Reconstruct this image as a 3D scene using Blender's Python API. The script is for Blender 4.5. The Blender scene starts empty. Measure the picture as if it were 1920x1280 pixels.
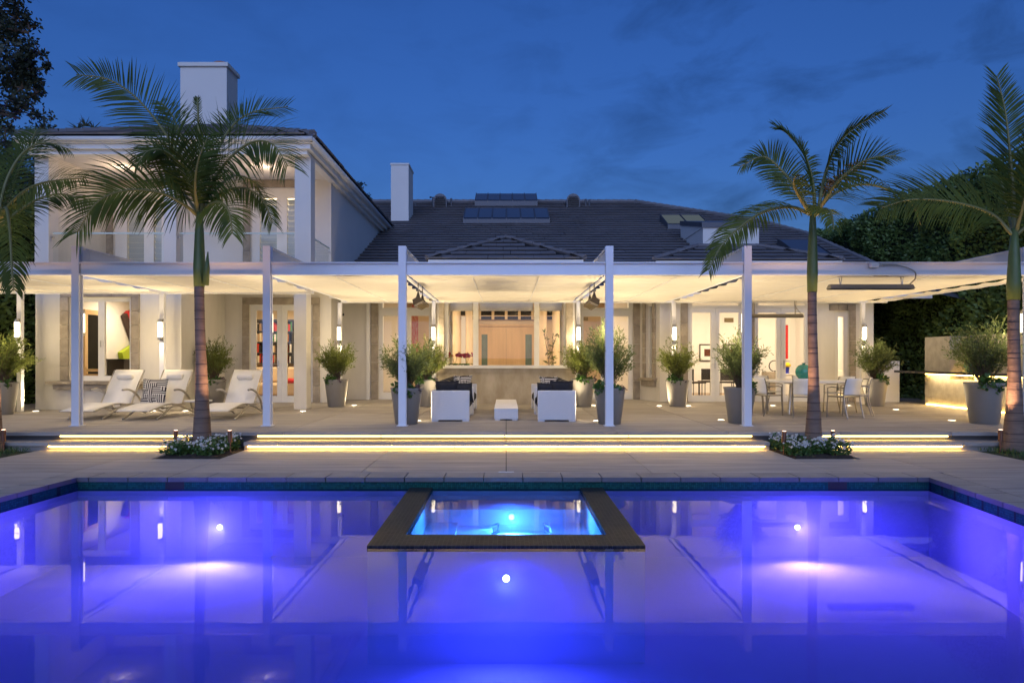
import bpy, math, random
import numpy as np
from mathutils import Vector, Matrix

R = math.radians
rnd = random.Random(7)
sc = bpy.context.scene
col = sc.collection

# ------------------------------------------------------------------ camera
cam_d = bpy.data.cameras.new("camera")
cam = bpy.data.objects.new("camera", cam_d)
col.objects.link(cam)
cam.location = (0, 0, 1.5)
cam.rotation_euler = (R(90), 0, 0)
cam_d.sensor_width = 36
cam_d.lens = 24.0
cam_d.shift_x = 0.0057
cam_d.shift_y = 0.0156
cam_d.clip_start = 0.1
cam_d.clip_end = 2000
sc.camera = cam

# ------------------------------------------------------------------ sky
world = bpy.data.worlds.new("World")
sc.world = world
world.use_nodes = True
wn = world.node_tree.nodes
wl = world.node_tree.links
bg = wn["Background"]
sky = wn.new("ShaderNodeTexSky")
sky.sky_type = 'NISHITA'
sky.sun_disc = False
sky.sun_elevation = R(0.8)
sky.sun_rotation = R(180)
sky.ozone_density = 3.0
sky.air_density = 1.0
sky.dust_density = 0.6
SKY_STRENGTH = 0.15
SKY_TINT = (0.40, 0.64, 1.17)
tint = wn.new("ShaderNodeVectorMath"); tint.operation = 'MULTIPLY'
tint.inputs[1].default_value = SKY_TINT
wl.new(sky.outputs[0], tint.inputs[0])
tc = wn.new("ShaderNodeTexCoord")
mp = wn.new("ShaderNodeMapping")
mp.inputs['Rotation'].default_value = (R(8), R(18), R(0))
mp.inputs['Scale'].default_value = (3.4, 3.4, 8.0)
wl.new(tc.outputs['Generated'], mp.inputs[0])
nz = wn.new("ShaderNodeTexNoise")
nz.inputs['Scale'].default_value = 2.3
nz.inputs['Detail'].default_value = 7
nz.inputs['Roughness'].default_value = 0.58
nz.inputs['Distortion'].default_value = 0.4
wl.new(mp.outputs[0], nz.inputs['Vector'])
cr = wn.new("ShaderNodeMapRange")
cr.inputs[1].default_value = 0.46; cr.inputs[2].default_value = 0.72
cr.inputs[3].default_value = 1.0; cr.inputs[4].default_value = 0.60
wl.new(nz.outputs[0], cr.inputs[0])
sx_ = wn.new("ShaderNodeSeparateXYZ"); wl.new(tc.outputs['Generated'], sx_.inputs[0])
cm = wn.new("ShaderNodeMapRange"); cm.interpolation_type = 'SMOOTHSTEP'
cm.inputs[1].default_value = -0.15; cm.inputs[2].default_value = 0.35; cm.inputs[3].default_value = 0.25; cm.inputs[4].default_value = 1.0
wl.new(sx_.outputs[0], cm.inputs[0])
cx0 = wn.new("ShaderNodeMix"); wl.new(cm.outputs[0], cx0.inputs[0]); cx0.inputs[2].default_value = 1.0
wl.new(cr.outputs[0], cx0.inputs[3])
vm = wn.new("ShaderNodeVectorMath"); vm.operation = 'SCALE'
wl.new(tint.outputs[0], vm.inputs[0]); wl.new(cx0.outputs[0], vm.inputs['Scale'])
wl.new(vm.outputs[0], bg.inputs[0])
bg.inputs[1].default_value = SKY_STRENGTH

sun_d = bpy.data.lights.new("sun", 'SUN')
sun_d.energy = 0.62
sun_d.angle = R(60)
sun_d.color = (0.45, 0.58, 1.0)
sun = bpy.data.objects.new("sun", sun_d)
col.objects.link(sun)
sun.rotation_euler = (R(62), 0, R(-4))

# ------------------------------------------------------------------ render settings
vs = sc.view_settings
vs.view_transform = 'Standard'; vs.look = 'None'; vs.exposure = 1.5; vs.gamma = 1.0
vs.use_curve_mapping = False
sc.render.engine = 'CYCLES'
cy = sc.cycles
cy.use_denoising = True
cy.max_bounces = 7; cy.diffuse_bounces = 3; cy.glossy_bounces = 3
cy.transmission_bounces = 4; cy.transparent_max_bounces = 24
cy.caustics_reflective = False; cy.caustics_refractive = False
cy.sample_clamp_indirect = 4.0
cy.use_light_tree = True

# ------------------------------------------------------------------ measuring helper
F, VX, VY, EYE = 1280.0, 949.0, 670.0, 1.5
def X(px, d): return (px - VX) * d / F
def Z(py, d): return EYE - (py - VY) * d / F
TZ = 0.26            # terrace level
WZ = -0.146          # pool water level

# ------------------------------------------------------------------ materials
def mat(name, color, rough=0.6, metal=0.0, var=0.0, scale=4.0, stretch=(1, 1, 1), bump=0.0, bscale=None,
        spec=0.5, detail=5, col2=None, coat=0.0, trans=0.0, rand=0.0):
    m = bpy.data.materials.new(name); m.use_nodes = True
    n, l = m.node_tree.nodes, m.node_tree.links
    p = n["Principled BSDF"]
    p.inputs['Base Color'].default_value = (*color, 1)
    p.inputs['Roughness'].default_value = rough
    p.inputs['Metallic'].default_value = metal
    p.inputs['Specular IOR Level'].default_value = spec
    if coat: p.inputs['Coat Weight'].default_value = coat
    if var or bump or col2:
        tcn = n.new("ShaderNodeTexCoord"); mpn = n.new("ShaderNodeMapping")
        mpn.inputs['Scale'].default_value = stretch
        l.new(tcn.outputs['Object'], mpn.inputs[0])
        nt = n.new("ShaderNodeTexNoise"); nt.inputs['Scale'].default_value = scale
        nt.inputs['Detail'].default_value = detail; nt.inputs['Roughness'].default_value = 0.6
        l.new(mpn.outputs[0], nt.inputs['Vector'])
        if var or col2:
            ramp = n.new("ShaderNodeValToRGB")
            a = col2 if col2 else tuple(c * (1 - var) for c in color)
            b = color if col2 else tuple(min(1, c * (1 + var)) for c in color)
            ramp.color_ramp.elements[0].position = 0.3; ramp.color_ramp.elements[1].position = 0.7
            ramp.color_ramp.elements[0].color = (*a, 1); ramp.color_ramp.elements[1].color = (*b, 1)
            l.new(nt.outputs[0], ramp.inputs[0]); l.new(ramp.outputs[0], p.inputs['Base Color'])
        if rand:
            oi = n.new("ShaderNodeObjectInfo"); mr = n.new("ShaderNodeMapRange"); mr.inputs[3].default_value = 1 - rand; mr.inputs[4].default_value = 1 + rand
            l.new(oi.outputs['Random'], mr.inputs[0]); vs_ = n.new("ShaderNodeVectorMath"); vs_.operation = 'SCALE'
            l.new(ramp.outputs[0], vs_.inputs[0]); l.new(mr.outputs[0], vs_.inputs['Scale']); l.new(vs_.outputs[0], p.inputs['Base Color'])
        if bump:
            nb = n.new("ShaderNodeTexNoise"); nb.inputs['Scale'].default_value = bscale or scale * 6
            nb.inputs['Detail'].default_value = 4
            l.new(mpn.outputs[0], nb.inputs['Vector'])
            bp = n.new("ShaderNodeBump"); bp.inputs['Strength'].default_value = bump
            bp.inputs['Distance'].default_value = 0.02
            l.new(nb.outputs[0], bp.inputs['Height']); l.new(bp.outputs[0], p.inputs['Normal'])
    if trans:
        tr = n.new("ShaderNodeBsdfTranslucent"); mx = n.new("ShaderNodeMixShader")
        src = p.inputs['Base Color'].links
        if src: l.new(src[0].from_socket, tr.inputs[0])
        else: tr.inputs[0].default_value = (*color, 1)
        mx.inputs[0].default_value = trans
        l.new(p.outputs[0], mx.inputs[1]); l.new(tr.outputs[0], mx.inputs[2])
        l.new(mx.outputs[0], n["Material Output"].inputs[0])
    return m

def emit(name, color, strength):
    m = bpy.data.materials.new(name); m.use_nodes = True
    n, l = m.node_tree.nodes, m.node_tree.links
    n.remove(n["Principled BSDF"])
    e = n.new("ShaderNodeEmission"); e.inputs[0].default_value = (*color, 1); e.inputs[1].default_value = strength
    l.new(e.outputs[0], n["Material Output"].inputs[0])
    return m

def glass(name, tintc=(0.97, 0.98, 0.97), ior=1.45, rough=0.0, bump=0.0, bscale=3.0, sheet=True):
    m = bpy.data.materials.new(name); m.use_nodes = True
    n, l = m.node_tree.nodes, m.node_tree.links
    n.remove(n["Principled BSDF"])
    t = n.new("ShaderNodeBsdfTransparent"); t.inputs[0].default_value = (*tintc, 1)
    g = n.new("ShaderNodeBsdfGlossy"); g.inputs['Roughness'].default_value = rough
    f = n.new("ShaderNodeFresnel"); f.inputs[0].default_value = ior
    mx = n.new("ShaderNodeMixShader")
    if sheet:      # a pane: reflect only where the ray enters
        ge = n.new("ShaderNodeNewGeometry"); iv = n.new("ShaderNodeMath"); iv.operation = 'SUBTRACT'; iv.inputs[0].default_value = 1.0
        l.new(ge.outputs['Backfacing'], iv.inputs[1]); mu = n.new("ShaderNodeMath"); mu.operation = 'MULTIPLY'
        l.new(f.outputs[0], mu.inputs[0]); l.new(iv.outputs[0], mu.inputs[1]); l.new(mu.outputs[0], mx.inputs[0])
    else: l.new(f.outputs[0], mx.inputs[0])
    l.new(t.outputs[0], mx.inputs[1]); l.new(g.outputs[0], mx.inputs[2])
    l.new(mx.outputs[0], n["Material Output"].inputs[0])
    if bump:
        tcn = n.new("ShaderNodeTexCoord")
        mpn = n.new("ShaderNodeMapping"); mpn.inputs['Scale'].default_value = (1, 0.6, 1)
        l.new(tcn.outputs['Object'], mpn.inputs[0])
        nb = n.new("ShaderNodeTexNoise"); nb.inputs['Scale'].default_value = bscale; nb.inputs['Detail'].default_value = 2
        l.new(mpn.outputs[0], nb.inputs['Vector'])
        bp = n.new("ShaderNodeBump"); bp.inputs['Strength'].default_value = bump; bp.inputs['Distance'].default_value = 0.02
        l.new(nb.outputs[0], bp.inputs['Height'])
        l.new(bp.outputs[0], g.inputs['Normal']); l.new(bp.outputs[0], f.inputs['Normal'])
    return m

def mosaic(name, c1, c2, grout, cell, rough=0.25):
    m = bpy.data.materials.new(name); m.use_nodes = True
    n, l = m.node_tree.nodes, m.node_tree.links
    p = n["Principled BSDF"]; p.inputs['Roughness'].default_value = rough; p.inputs['Specular IOR Level'].default_value = 0.06
    tcn = n.new("ShaderNodeTexCoord")
    sp = n.new("ShaderNodeVectorMath"); sp.operation = 'SCALE'; sp.inputs['Scale'].default_value = 1 / cell
    l.new(tcn.outputs['Object'], sp.inputs[0])
    fl = n.new("ShaderNodeVectorMath"); fl.operation = 'FLOOR'; l.new(sp.outputs[0], fl.inputs[0])
    wnz = n.new("ShaderNodeTexWhiteNoise"); l.new(fl.outputs[0], wnz.inputs[0])
    fr = n.new("ShaderNodeVectorMath"); fr.operation = 'FRACTION'; l.new(sp.outputs[0], fr.inputs[0])
    sep = n.new("ShaderNodeSeparateXYZ"); l.new(fr.outputs[0], sep.inputs[0])
    prev = None
    for k in range(3):
        a = n.new("ShaderNodeMath"); a.operation = 'LESS_THAN'; a.inputs[1].default_value = 0.14
        l.new(sep.outputs[k], a.inputs[0])
        if prev is None: prev = a
        else:
            b = n.new("ShaderNodeMath"); b.operation = 'MAXIMUM'
            l.new(prev.outputs[0], b.inputs[0]); l.new(a.outputs[0], b.inputs[1]); prev = b
    m1 = n.new("ShaderNodeMix"); m1.data_type = 'RGBA'
    m1.inputs[6].default_value = (*c1, 1); m1.inputs[7].default_value = (*c2, 1)
    l.new(wnz.outputs[0], m1.inputs[0])
    m2 = n.new("ShaderNodeMix"); m2.data_type = 'RGBA'
    l.new(prev.outputs[0], m2.inputs[0]); l.new(m1.outputs[2], m2.inputs[6]); m2.inputs[7].default_value = (*grout, 1)
    l.new(m2.outputs[2], p.inputs['Base Color'])
    bp = n.new("ShaderNodeBump"); bp.inputs['Strength'].default_value = 0.3; bp.inputs['Distance'].default_value = 0.004
    bp.invert = True
    l.new(prev.outputs[0], bp.inputs['Height']); l.new(bp.outputs[0], p.inputs['Normal'])
    return m

def maze(name, dark, light, n_cells=6.0, size=0.5):
    """woven labyrinth print: random cells of upright or level stripes"""
    m = bpy.data.materials.new(name); m.use_nodes = True
    n, l = m.node_tree.nodes, m.node_tree.links
    p = n["Principled BSDF"]; p.inputs['Roughness'].default_value = 0.9
    tcn = n.new("ShaderNodeTexCoord")
    sp = n.new("ShaderNodeVectorMath"); sp.operation = 'SCALE'; sp.inputs['Scale'].default_value = n_cells / size
    l.new(tcn.outputs['Object'], sp.inputs[0])
    s0 = n.new("ShaderNodeSeparateXYZ"); l.new(sp.outputs[0], s0.inputs[0])
    cb = n.new("ShaderNodeCombineXYZ"); l.new(s0.outputs[0], cb.inputs[0]); l.new(s0.outputs[2], cb.inputs[1])
    fl = n.new("ShaderNodeVectorMath"); fl.operation = 'FLOOR'; l.new(cb.outputs[0], fl.inputs[0])
    w = n.new("ShaderNodeTexWhiteNoise"); w.noise_dimensions = '2D'; l.new(fl.outputs[0], w.inputs[0])
    fr = n.new("ShaderNodeVectorMath"); fr.operation = 'FRACTION'; l.new(cb.outputs[0], fr.inputs[0])
    s1 = n.new("ShaderNodeSeparateXYZ"); l.new(fr.outputs[0], s1.inputs[0])
    g = n.new("ShaderNodeMath"); g.operation = 'GREATER_THAN'; g.inputs[1].default_value = 0.5; l.new(w.outputs[0], g.inputs[0])
    mx = n.new("ShaderNodeMix"); l.new(g.outputs[0], mx.inputs[0]); l.new(s1.outputs[0], mx.inputs[2]); l.new(s1.outputs[1], mx.inputs[3])
    tw = n.new("ShaderNodeMath"); tw.operation = 'MULTIPLY'; tw.inputs[1].default_value = 2.0; l.new(mx.outputs[0], tw.inputs[0])
    f2 = n.new("ShaderNodeMath"); f2.operation = 'FRACT'; l.new(tw.outputs[0], f2.inputs[0])
    lt = n.new("ShaderNodeMath"); lt.operation = 'LESS_THAN'; lt.inputs[1].default_value = 0.5; l.new(f2.outputs[0], lt.inputs[0])
    mc = n.new("ShaderNodeMix"); mc.data_type = 'RGBA'; l.new(lt.outputs[0], mc.inputs[0])
    mc.inputs[6].default_value = (*dark, 1); mc.inputs[7].default_value = (*light, 1)
    l.new(mc.outputs[2], p.inputs['Base Color'])
    return m

M = {}
M['stucco'] = mat("stucco", (0.70, 0.66, 0.58), 0.9, var=0.07, scale=1.6, detail=8, stretch=(1.6, 1.6, 0.5), bump=0.25, bscale=60)
M['stucco_up'] = mat("stucco_plain", (0.72, 0.69, 0.64), 0.9, var=0.03, scale=1.0, bump=0.2, bscale=60)
M['trim'] = mat("white_trim", (0.78, 0.76, 0.71), 0.5, var=0.03, scale=3)
M['pergola'] = mat("white_painted_steel", (0.78, 0.78, 0.80), 0.45, var=0.03, scale=2)
M['canvas'] = mat("cream_canvas", (0.78, 0.72, 0.60), 0.9, var=0.04, scale=3, stretch=(1, 6, 1), bump=0.12, bscale=14, trans=0.12)
M['concrete'] = mat("brushed_concrete", (0.325, 0.292, 0.255), 0.75, rand=0.10, detail=9, var=0.28, scale=1.7, stretch=(0.45, 5, 3), bump=0.15, bscale=30)
M['deck'] = mat("deck_concrete", (0.40, 0.36, 0.315), 0.75, rand=0.09, detail=9, var=0.28, scale=1.6, stretch=(0.45, 5, 3), bump=0.15, bscale=30)
M['joint'] = mat("dark_joint", (0.07, 0.065, 0.06), 0.9)
M['shaded_edge'] = mat('shaded_coping_edge', (0.10, 0.10, 0.105), 0.4, var=0.2, scale=4)  # coping side faces: shade of the front put into a darker colour
M['coping'] = mat("coping_stone", (0.36, 0.325, 0.285), 0.75, rand=0.06, var=0.12, scale=3, bump=0.1)
M['stone'] = mat("limestone", (0.34, 0.29, 0.225), 0.85, rand=0.12, var=0.24, scale=5, bump=0.35, bscale=30)
M['bay_stone'] = mat("stained_limestone", (0.50, 0.44, 0.34), 0.85, col2=(0.33, 0.27, 0.18), scale=2.2, stretch=(1.5, 1, 0.7), bump=0.2, detail=8)
M['roof'] = mat("slate_tile", (0.165, 0.157, 0.162), 0.8, var=0.18, scale=0.9, bump=0.15)
M['roof_dark'] = mat("roof_underlay", (0.012, 0.012, 0.013), 0.95)
M['metal_dark'] = mat("dark_flashing", (0.10, 0.105, 0.12), 0.5, metal=0.3)
M['steel'] = mat("brushed_steel", (0.55, 0.52, 0.47), 0.3, metal=1.0, var=0.08, scale=8)
M['chair_frame'] = mat('grey_chair_frame', (0.26, 0.24, 0.21), 0.35, metal=0.8)
M['chrome'] = mat("polished_steel", (0.7, 0.7, 0.7), 0.12, metal=1.0)
M['heater_body'] = mat('dark_bronze_body', (0.06, 0.045, 0.03), 0.6, metal=0.3)
M['bronze'] = mat("bronze_grille", (0.30, 0.24, 0.15), 0.4, metal=0.8)
M['grey_steel'] = mat("grey_heater_steel", (0.22, 0.21, 0.20), 0.35, metal=0.7)
M['pot'] = mat("grey_glazed_pot", (0.25, 0.235, 0.21), 0.45, var=0.05, scale=4)
M['soil'] = mat("dark_soil", (0.045, 0.03, 0.02), 0.95, var=0.4, scale=20, bump=0.6)
M['sling'] = mat("white_sling", (0.80, 0.78, 0.74), 0.8, var=0.03, scale=6, bump=0.1, bscale=80, trans=0.15)
M['wicker'] = mat("white_weave", (0.76, 0.76, 0.78), 0.6, var=0.05, scale=6, stretch=(3, 3, 40), bump=0.8, bscale=12)
M['cushion'] = mat("black_cushion", (0.022, 0.021, 0.024), 0.9, var=0.3, scale=8, bump=0.3)
M['maze'] = maze("labyrinth_print", (0.02, 0.012, 0.016), (0.62, 0.58, 0.5), 6.0, 0.5)
M['maze2'] = maze("labyrinth_print_small", (0.02, 0.015, 0.016), (0.66, 0.63, 0.58), 6.0, 0.42)
M['trunk'] = mat("palm_bark", (0.185, 0.125, 0.09), 0.85, var=0.3, scale=3, stretch=(1, 1, 5), bump=0.5, bscale=14)
M['ring'] = mat("palm_ring_scar", (0.09, 0.06, 0.05), 0.9)
M['shaft'] = mat("palm_crownshaft", (0.085, 0.12, 0.035), 0.5, var=0.25, scale=3, stretch=(2, 2, 0.6))
M['frond'] = mat("palm_leaflet", (0.066, 0.098, 0.018), 0.6, var=0.35, scale=2.5, trans=0.3, spec=0.25)
M['rachis'] = mat("palm_rachis", (0.20, 0.19, 0.06), 0.5)
M['dead'] = mat("dry_inflorescence", (0.28, 0.15, 0.05), 0.8, var=0.3, scale=10)
M['shrub'] = mat("shrub_leaf", (0.19, 0.225, 0.055), 0.5, var=0.3, scale=9, trans=0.45)
M['shrub_dark'] = mat("dark_olive_leaf", (0.14, 0.175, 0.06), 0.5, var=0.3, scale=9, trans=0.45)
M['twig'] = mat("twig_bark", (0.13, 0.09, 0.06), 0.9)
M['leafy'] = mat("broad_green_leaf", (0.06, 0.13, 0.025), 0.45, var=0.3, scale=12, trans=0.2)
M['purple_leaf'] = mat("purple_succulent", (0.09, 0.05, 0.07), 0.5, var=0.3, scale=12)
M['hedge'] = mat("hedge_leaf", (0.13, 0.20, 0.05), 0.5, var=0.5, scale=1.3, trans=0.15)
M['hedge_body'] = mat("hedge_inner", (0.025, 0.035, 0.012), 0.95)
M['tree_leaf'] = mat("tree_leaf", (0.035, 0.045, 0.02), 0.6, var=0.4, scale=2, trans=0.15)
M['grass'] = mat("grass_blade", (0.055, 0.11, 0.025), 0.6, var=0.3, scale=4, trans=0.2)
M['lawn'] = mat("lawn_earth", (0.03, 0.045, 0.015), 0.95, var=0.3, scale=5)
M['ground'] = mat("ground_earth", (0.05, 0.05, 0.035), 0.95, var=0.3, scale=0.4)
M['flower'] = mat("white_petal", (0.75, 0.75, 0.72), 0.7, trans=0.2)
M['orchid'] = mat("magenta_petal", (0.42, 0.02, 0.07), 0.6, trans=0.2)
M['purple_flower'] = mat("violet_petal", (0.10, 0.07, 0.25), 0.6)
M['plaster'] = mat("pool_plaster", (0.72, 0.72, 0.76), 0.7, var=0.05, scale=1.5)
M['mosaic'] = mosaic("teal_mosaic", (0.006, 0.055, 0.05), (0.012, 0.10, 0.085), (0.012, 0.025, 0.025), 0.025)
M['spa_mosaic'] = mosaic("dark_mosaic", (0.018, 0.022, 0.024), (0.04, 0.046, 0.042), (0.06, 0.065, 0.06), 0.04, 0.42)
M['water'] = glass("pool_water", (0.50, 0.62, 0.98), 1.17, 0.010, bump=0.02, bscale=2.2, sheet=False)
M['pane'] = glass("window_glass", (0.98, 0.985, 0.975), 1.45)
M['rail_glass'] = glass("railing_glass", (0.95, 0.975, 0.965), 1.33)
M['rail_edge'] = mat("railing_edge", (0.55, 0.66, 0.60), 0.3)
M['iroom'] = mat("room_paint", (0.80, 0.76, 0.68), 0.9, var=0.02, scale=1)
M['iwarm'] = mat("warm_room_paint", (0.72, 0.55, 0.35), 0.9, var=0.03, scale=1)
M['iwhite'] = mat("white_room_paint", (0.82, 0.79, 0.74), 0.9, var=0.02, scale=1)
M['ifloor'] = mat("room_floor", (0.34, 0.24, 0.15), 0.5, var=0.1, scale=4)
M['maple'] = mat("maple_door", (0.62, 0.42, 0.22), 0.45, var=0.12, scale=1.3, stretch=(3, 1, 0.4))
M['green_glass'] = mat("green_glass_strip", (0.12, 0.17, 0.11), 0.2, var=0.15, scale=3)
M['dark'] = mat("dark_wood", (0.025, 0.02, 0.018), 0.5)
M['darkroom'] = mat("dark_opening", (0.012, 0.011, 0.010), 0.8)
M['red'] = mat("red_paint", (0.62, 0.02, 0.025), 0.5, var=0.2, scale=6)
M['lime'] = mat("lime_paint", (0.42, 0.55, 0.02), 0.5)
M['umber'] = mat("umber_paint", (0.055, 0.03, 0.025), 0.5)
M['yellow'] = mat("yellow_paint", (0.7, 0.5, 0.02), 0.5)
M['blind'] = mat("roller_blind", (0.58, 0.50, 0.38), 0.9, var=0.03, scale=6)
M['louvre'] = mat("frosted_louvre", (0.50, 0.54, 0.55), 0.4)
M['clay'] = mat("clay_pot_cap", (0.35, 0.12, 0.06), 0.8)
M['teal_glass'] = mat("teal_blown_glass", (0.02, 0.22, 0.17), 0.12, var=0.4, scale=18, stretch=(1, 1, 3), coat=0.5)
M['ivory'] = mat("white_paper", (0.82, 0.80, 0.76), 0.8)
M['tabletop'] = mat("pale_table_top", (0.72, 0.70, 0.66), 0.35)
M['black_counter'] = mat("black_granite", (0.02, 0.02, 0.022), 0.2)
M['bbq'] = mat("board_formed_concrete", (0.40, 0.36, 0.29), 0.8, var=0.15, scale=6, bump=0.3)
M['board_art'] = mat("abstract_print", (0.20, 0.06, 0.03), 0.8, col2=(0.02, 0.018, 0.018), scale=22)
M['zigzag'] = mat("red_brush_art", (0.55, 0.05, 0.03), 0.7, col2=(0.62, 0.40, 0.30), scale=7, stretch=(4, 1, 0.8), detail=2)
M['copper'] = mat("copper_fixture", (0.17, 0.08, 0.05), 0.5, metal=0.5)
WARM = (1.0, 0.79, 0.49)
WARM2 = (1.0, 0.76, 0.50)
M['e_sconce'] = emit("lit_sconce_glass", (1.0, 0.84, 0.55), 2.3)
M['e_led'] = emit("led_strip_light", (1.0, 0.60, 0.13), 14.0)
M['e_disc'] = emit("lit_ground_lens", (1.0, 0.86, 0.62), 2.2)
M['e_down'] = emit("lit_downlight_lens", (1.0, 0.86, 0.66), 3.0)
M['e_heat'] = emit("heater_element_light", (1.0, 0.72, 0.35), 0.22)
M['e_pool'] = emit("pool_lamp_lens", (0.75, 0.72, 1.0), 14.0)
M['e_spa'] = emit("spa_lamp_lens", (0.1, 0.75, 1.0), 9.0)
M['e_spike'] = emit("spike_lamp_lens", (1.0, 0.6, 0.4), 2.0)
M['e_sky'] = emit("lit_skylight_pane", (0.42, 0.52, 0.60), 0.07)

# ------------------------------------------------------------------ mesh building
ROOT = {}      # object -> world location of its thing
class MB:
    def __init__(s, T=None): s.v = []; s.f = []; s.T = T
    def add(s, vs, fs):
        b = len(s.v); s.v.extend(vs); s.f.extend([tuple(i + b for i in f) for f in fs]); return s
    def box(s, x0, x1, y0, y1, z0, z1):
        return s.add([(x0, y0, z0), (x1, y0, z0), (x1, y1, z0), (x0, y1, z0), (x0, y0, z1), (x1, y0, z1), (x1, y1, z1), (x0, y1, z1)],
                     [(3, 2, 1, 0), (4, 5, 6, 7), (0, 1, 5, 4), (1, 2, 6, 5), (2, 3, 7, 6), (3, 0, 4, 7)])
    def bbox(s, x0, x1, y0, y1, z0, z1, b=0.01):
        """box with chamfered edges"""
        xs, ys, zs = (x0, x1), (y0, y1), (z0, z1)
        vs = []; idx = {}
        for i in (0, 1):
            for j in (0, 1):
                for k in (0, 1):
                    sx, sy, sz = (b, -b)[i], (b, -b)[j], (b, -b)[k]
                    for a in range(3):
                        p = [xs[i] + sx, ys[j] + sy, zs[k] + sz]; p[a] = (xs[i], ys[j], zs[k])[a]
                        idx[(i, j, k, a)] = len(vs); vs.append(tuple(p))
        q = []
        for a in range(3):
            o = [c for c in range(3) if c != a]
            for side in (0, 1):
                loop = []
                for (m, nn) in ((0, 0), (1, 0), (1, 1), (0, 1)):
                    t = [0, 0, 0]; t[a] = side; t[o[0]] = m; t[o[1]] = nn
                    loop.append(idx[(*t, a)])
                q.append(tuple(loop))
        for a in range(3):
            o = [c for c in range(3) if c != a]
            for m in (0, 1):
                for nn in (0, 1):
                    t0 = [0, 0, 0]; t0[o[0]] = m; t0[o[1]] = nn; t1 = list(t0); t1[a] = 1
                    q.append((idx[(*t0, o[0])], idx[(*t1, o[0])], idx[(*t1, o[1])], idx[(*t0, o[1])]))
        for i in (0, 1):
            for j in (0, 1):
                for k in (0, 1):
                    q.append((idx[(i, j, k, 0)], idx[(i, j, k, 1)], idx[(i, j, k, 2)]))
        return s.add(vs, q)
    def quad(s, a, b, c, d): return s.add([a, b, c, d], [(0, 1, 2, 3)])
    def poly(s, pts): return s.add(list(pts), [tuple(range(len(pts)))])
    def prism(s, pts, z0, z1):
        n = len(pts)
        vs = [(p[0], p[1], z0) for p in pts] + [(p[0], p[1], z1) for p in pts]
        return s.add(vs, [tuple(range(n - 1, -1, -1)), tuple(range(n, 2 * n))] + [(i, (i + 1) % n, n + (i + 1) % n, n + i) for i in range(n)])
    def tube(s, pts, rad, n=8, caps=True):
        pts = [Vector(p) for p in pts]; m = len(pts)
        if not hasattr(rad, '__len__'): rad = [rad] * m
        rings = []; ref = None
        for i in range(m):
            t = (pts[min(i + 1, m - 1)] - pts[max(i - 1, 0)])
            t = t.normalized() if t.length > 1e-9 else Vector((0, 0, 1))
            if ref is None:
                ref = Vector((1, 0, 0)) if abs(t.x) < 0.9 else Vector((0, 1, 0))
            a = t.cross(ref)
            if a.length < 1e-6: a = t.orthogonal()
            a.normalize(); b = t.cross(a).normalized(); ref = b.cross(t) if False else ref
            rings.append([tuple(pts[i] + (a * math.cos(2 * math.pi * k / n) + b * math.sin(2 * math.pi * k / n)) * rad[i]) for k in range(n)])
        vs = [p for r in rings for p in r]; fs = []
        for i in range(m - 1):
            for k in range(n):
                fs.append((i * n + k, i * n + (k + 1) % n, (i + 1) * n + (k + 1) % n, (i + 1) * n + k))
        if caps: fs += [tuple(range(n - 1, -1, -1)), tuple((m - 1) * n + k for k in range(n))]
        return s.add(vs, fs)
    def lathe(s, prof, c=(0, 0, 0), n=24):
        vs = []; m = len(prof)
        for (r, z) in prof:
            for k in range(n):
                a = 2 * math.pi * k / n; vs.append((c[0] + r * math.cos(a), c[1] + r * math.sin(a), c[2] + z))
        fs = []
        for i in range(m - 1):
            for k in range(n):
                fs.append((i * n + k, i * n + (k + 1) % n, (i + 1) * n + (k + 1) % n, (i + 1) * n + k))
        fs += [tuple(range(n - 1, -1, -1)), tuple((m - 1) * n + k for k in range(n))]
        return s.add(vs, fs)
    def build(s, name, m, parent=None, smooth=False, kind=None, label=None):
        o0 = ROOT.get(parent.name, Vector((0, 0, 0))) if parent else Vector((0, 0, 0))
        vs = s.v
        if s.T is not None: vs = [tuple(s.T @ Vector(p)) for p in vs]
        if o0.length > 0: vs = [(p[0] - o0.x, p[1] - o0.y, p[2] - o0.z) for p in vs]
        me = bpy.data.meshes.new(name); me.from_pydata(vs, [], s.f)
        if smooth: me.polygons.foreach_set('use_smooth', [True] * len(me.polygons))
        me.materials.append(m)
        o = bpy.data.objects.new(name, me); col.objects.link(o)
        if parent:
            o.parent = parent; ROOT[o.name] = o0
        if kind: o['kind'] = kind
        if label: o['label'] = label
        return o

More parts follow.
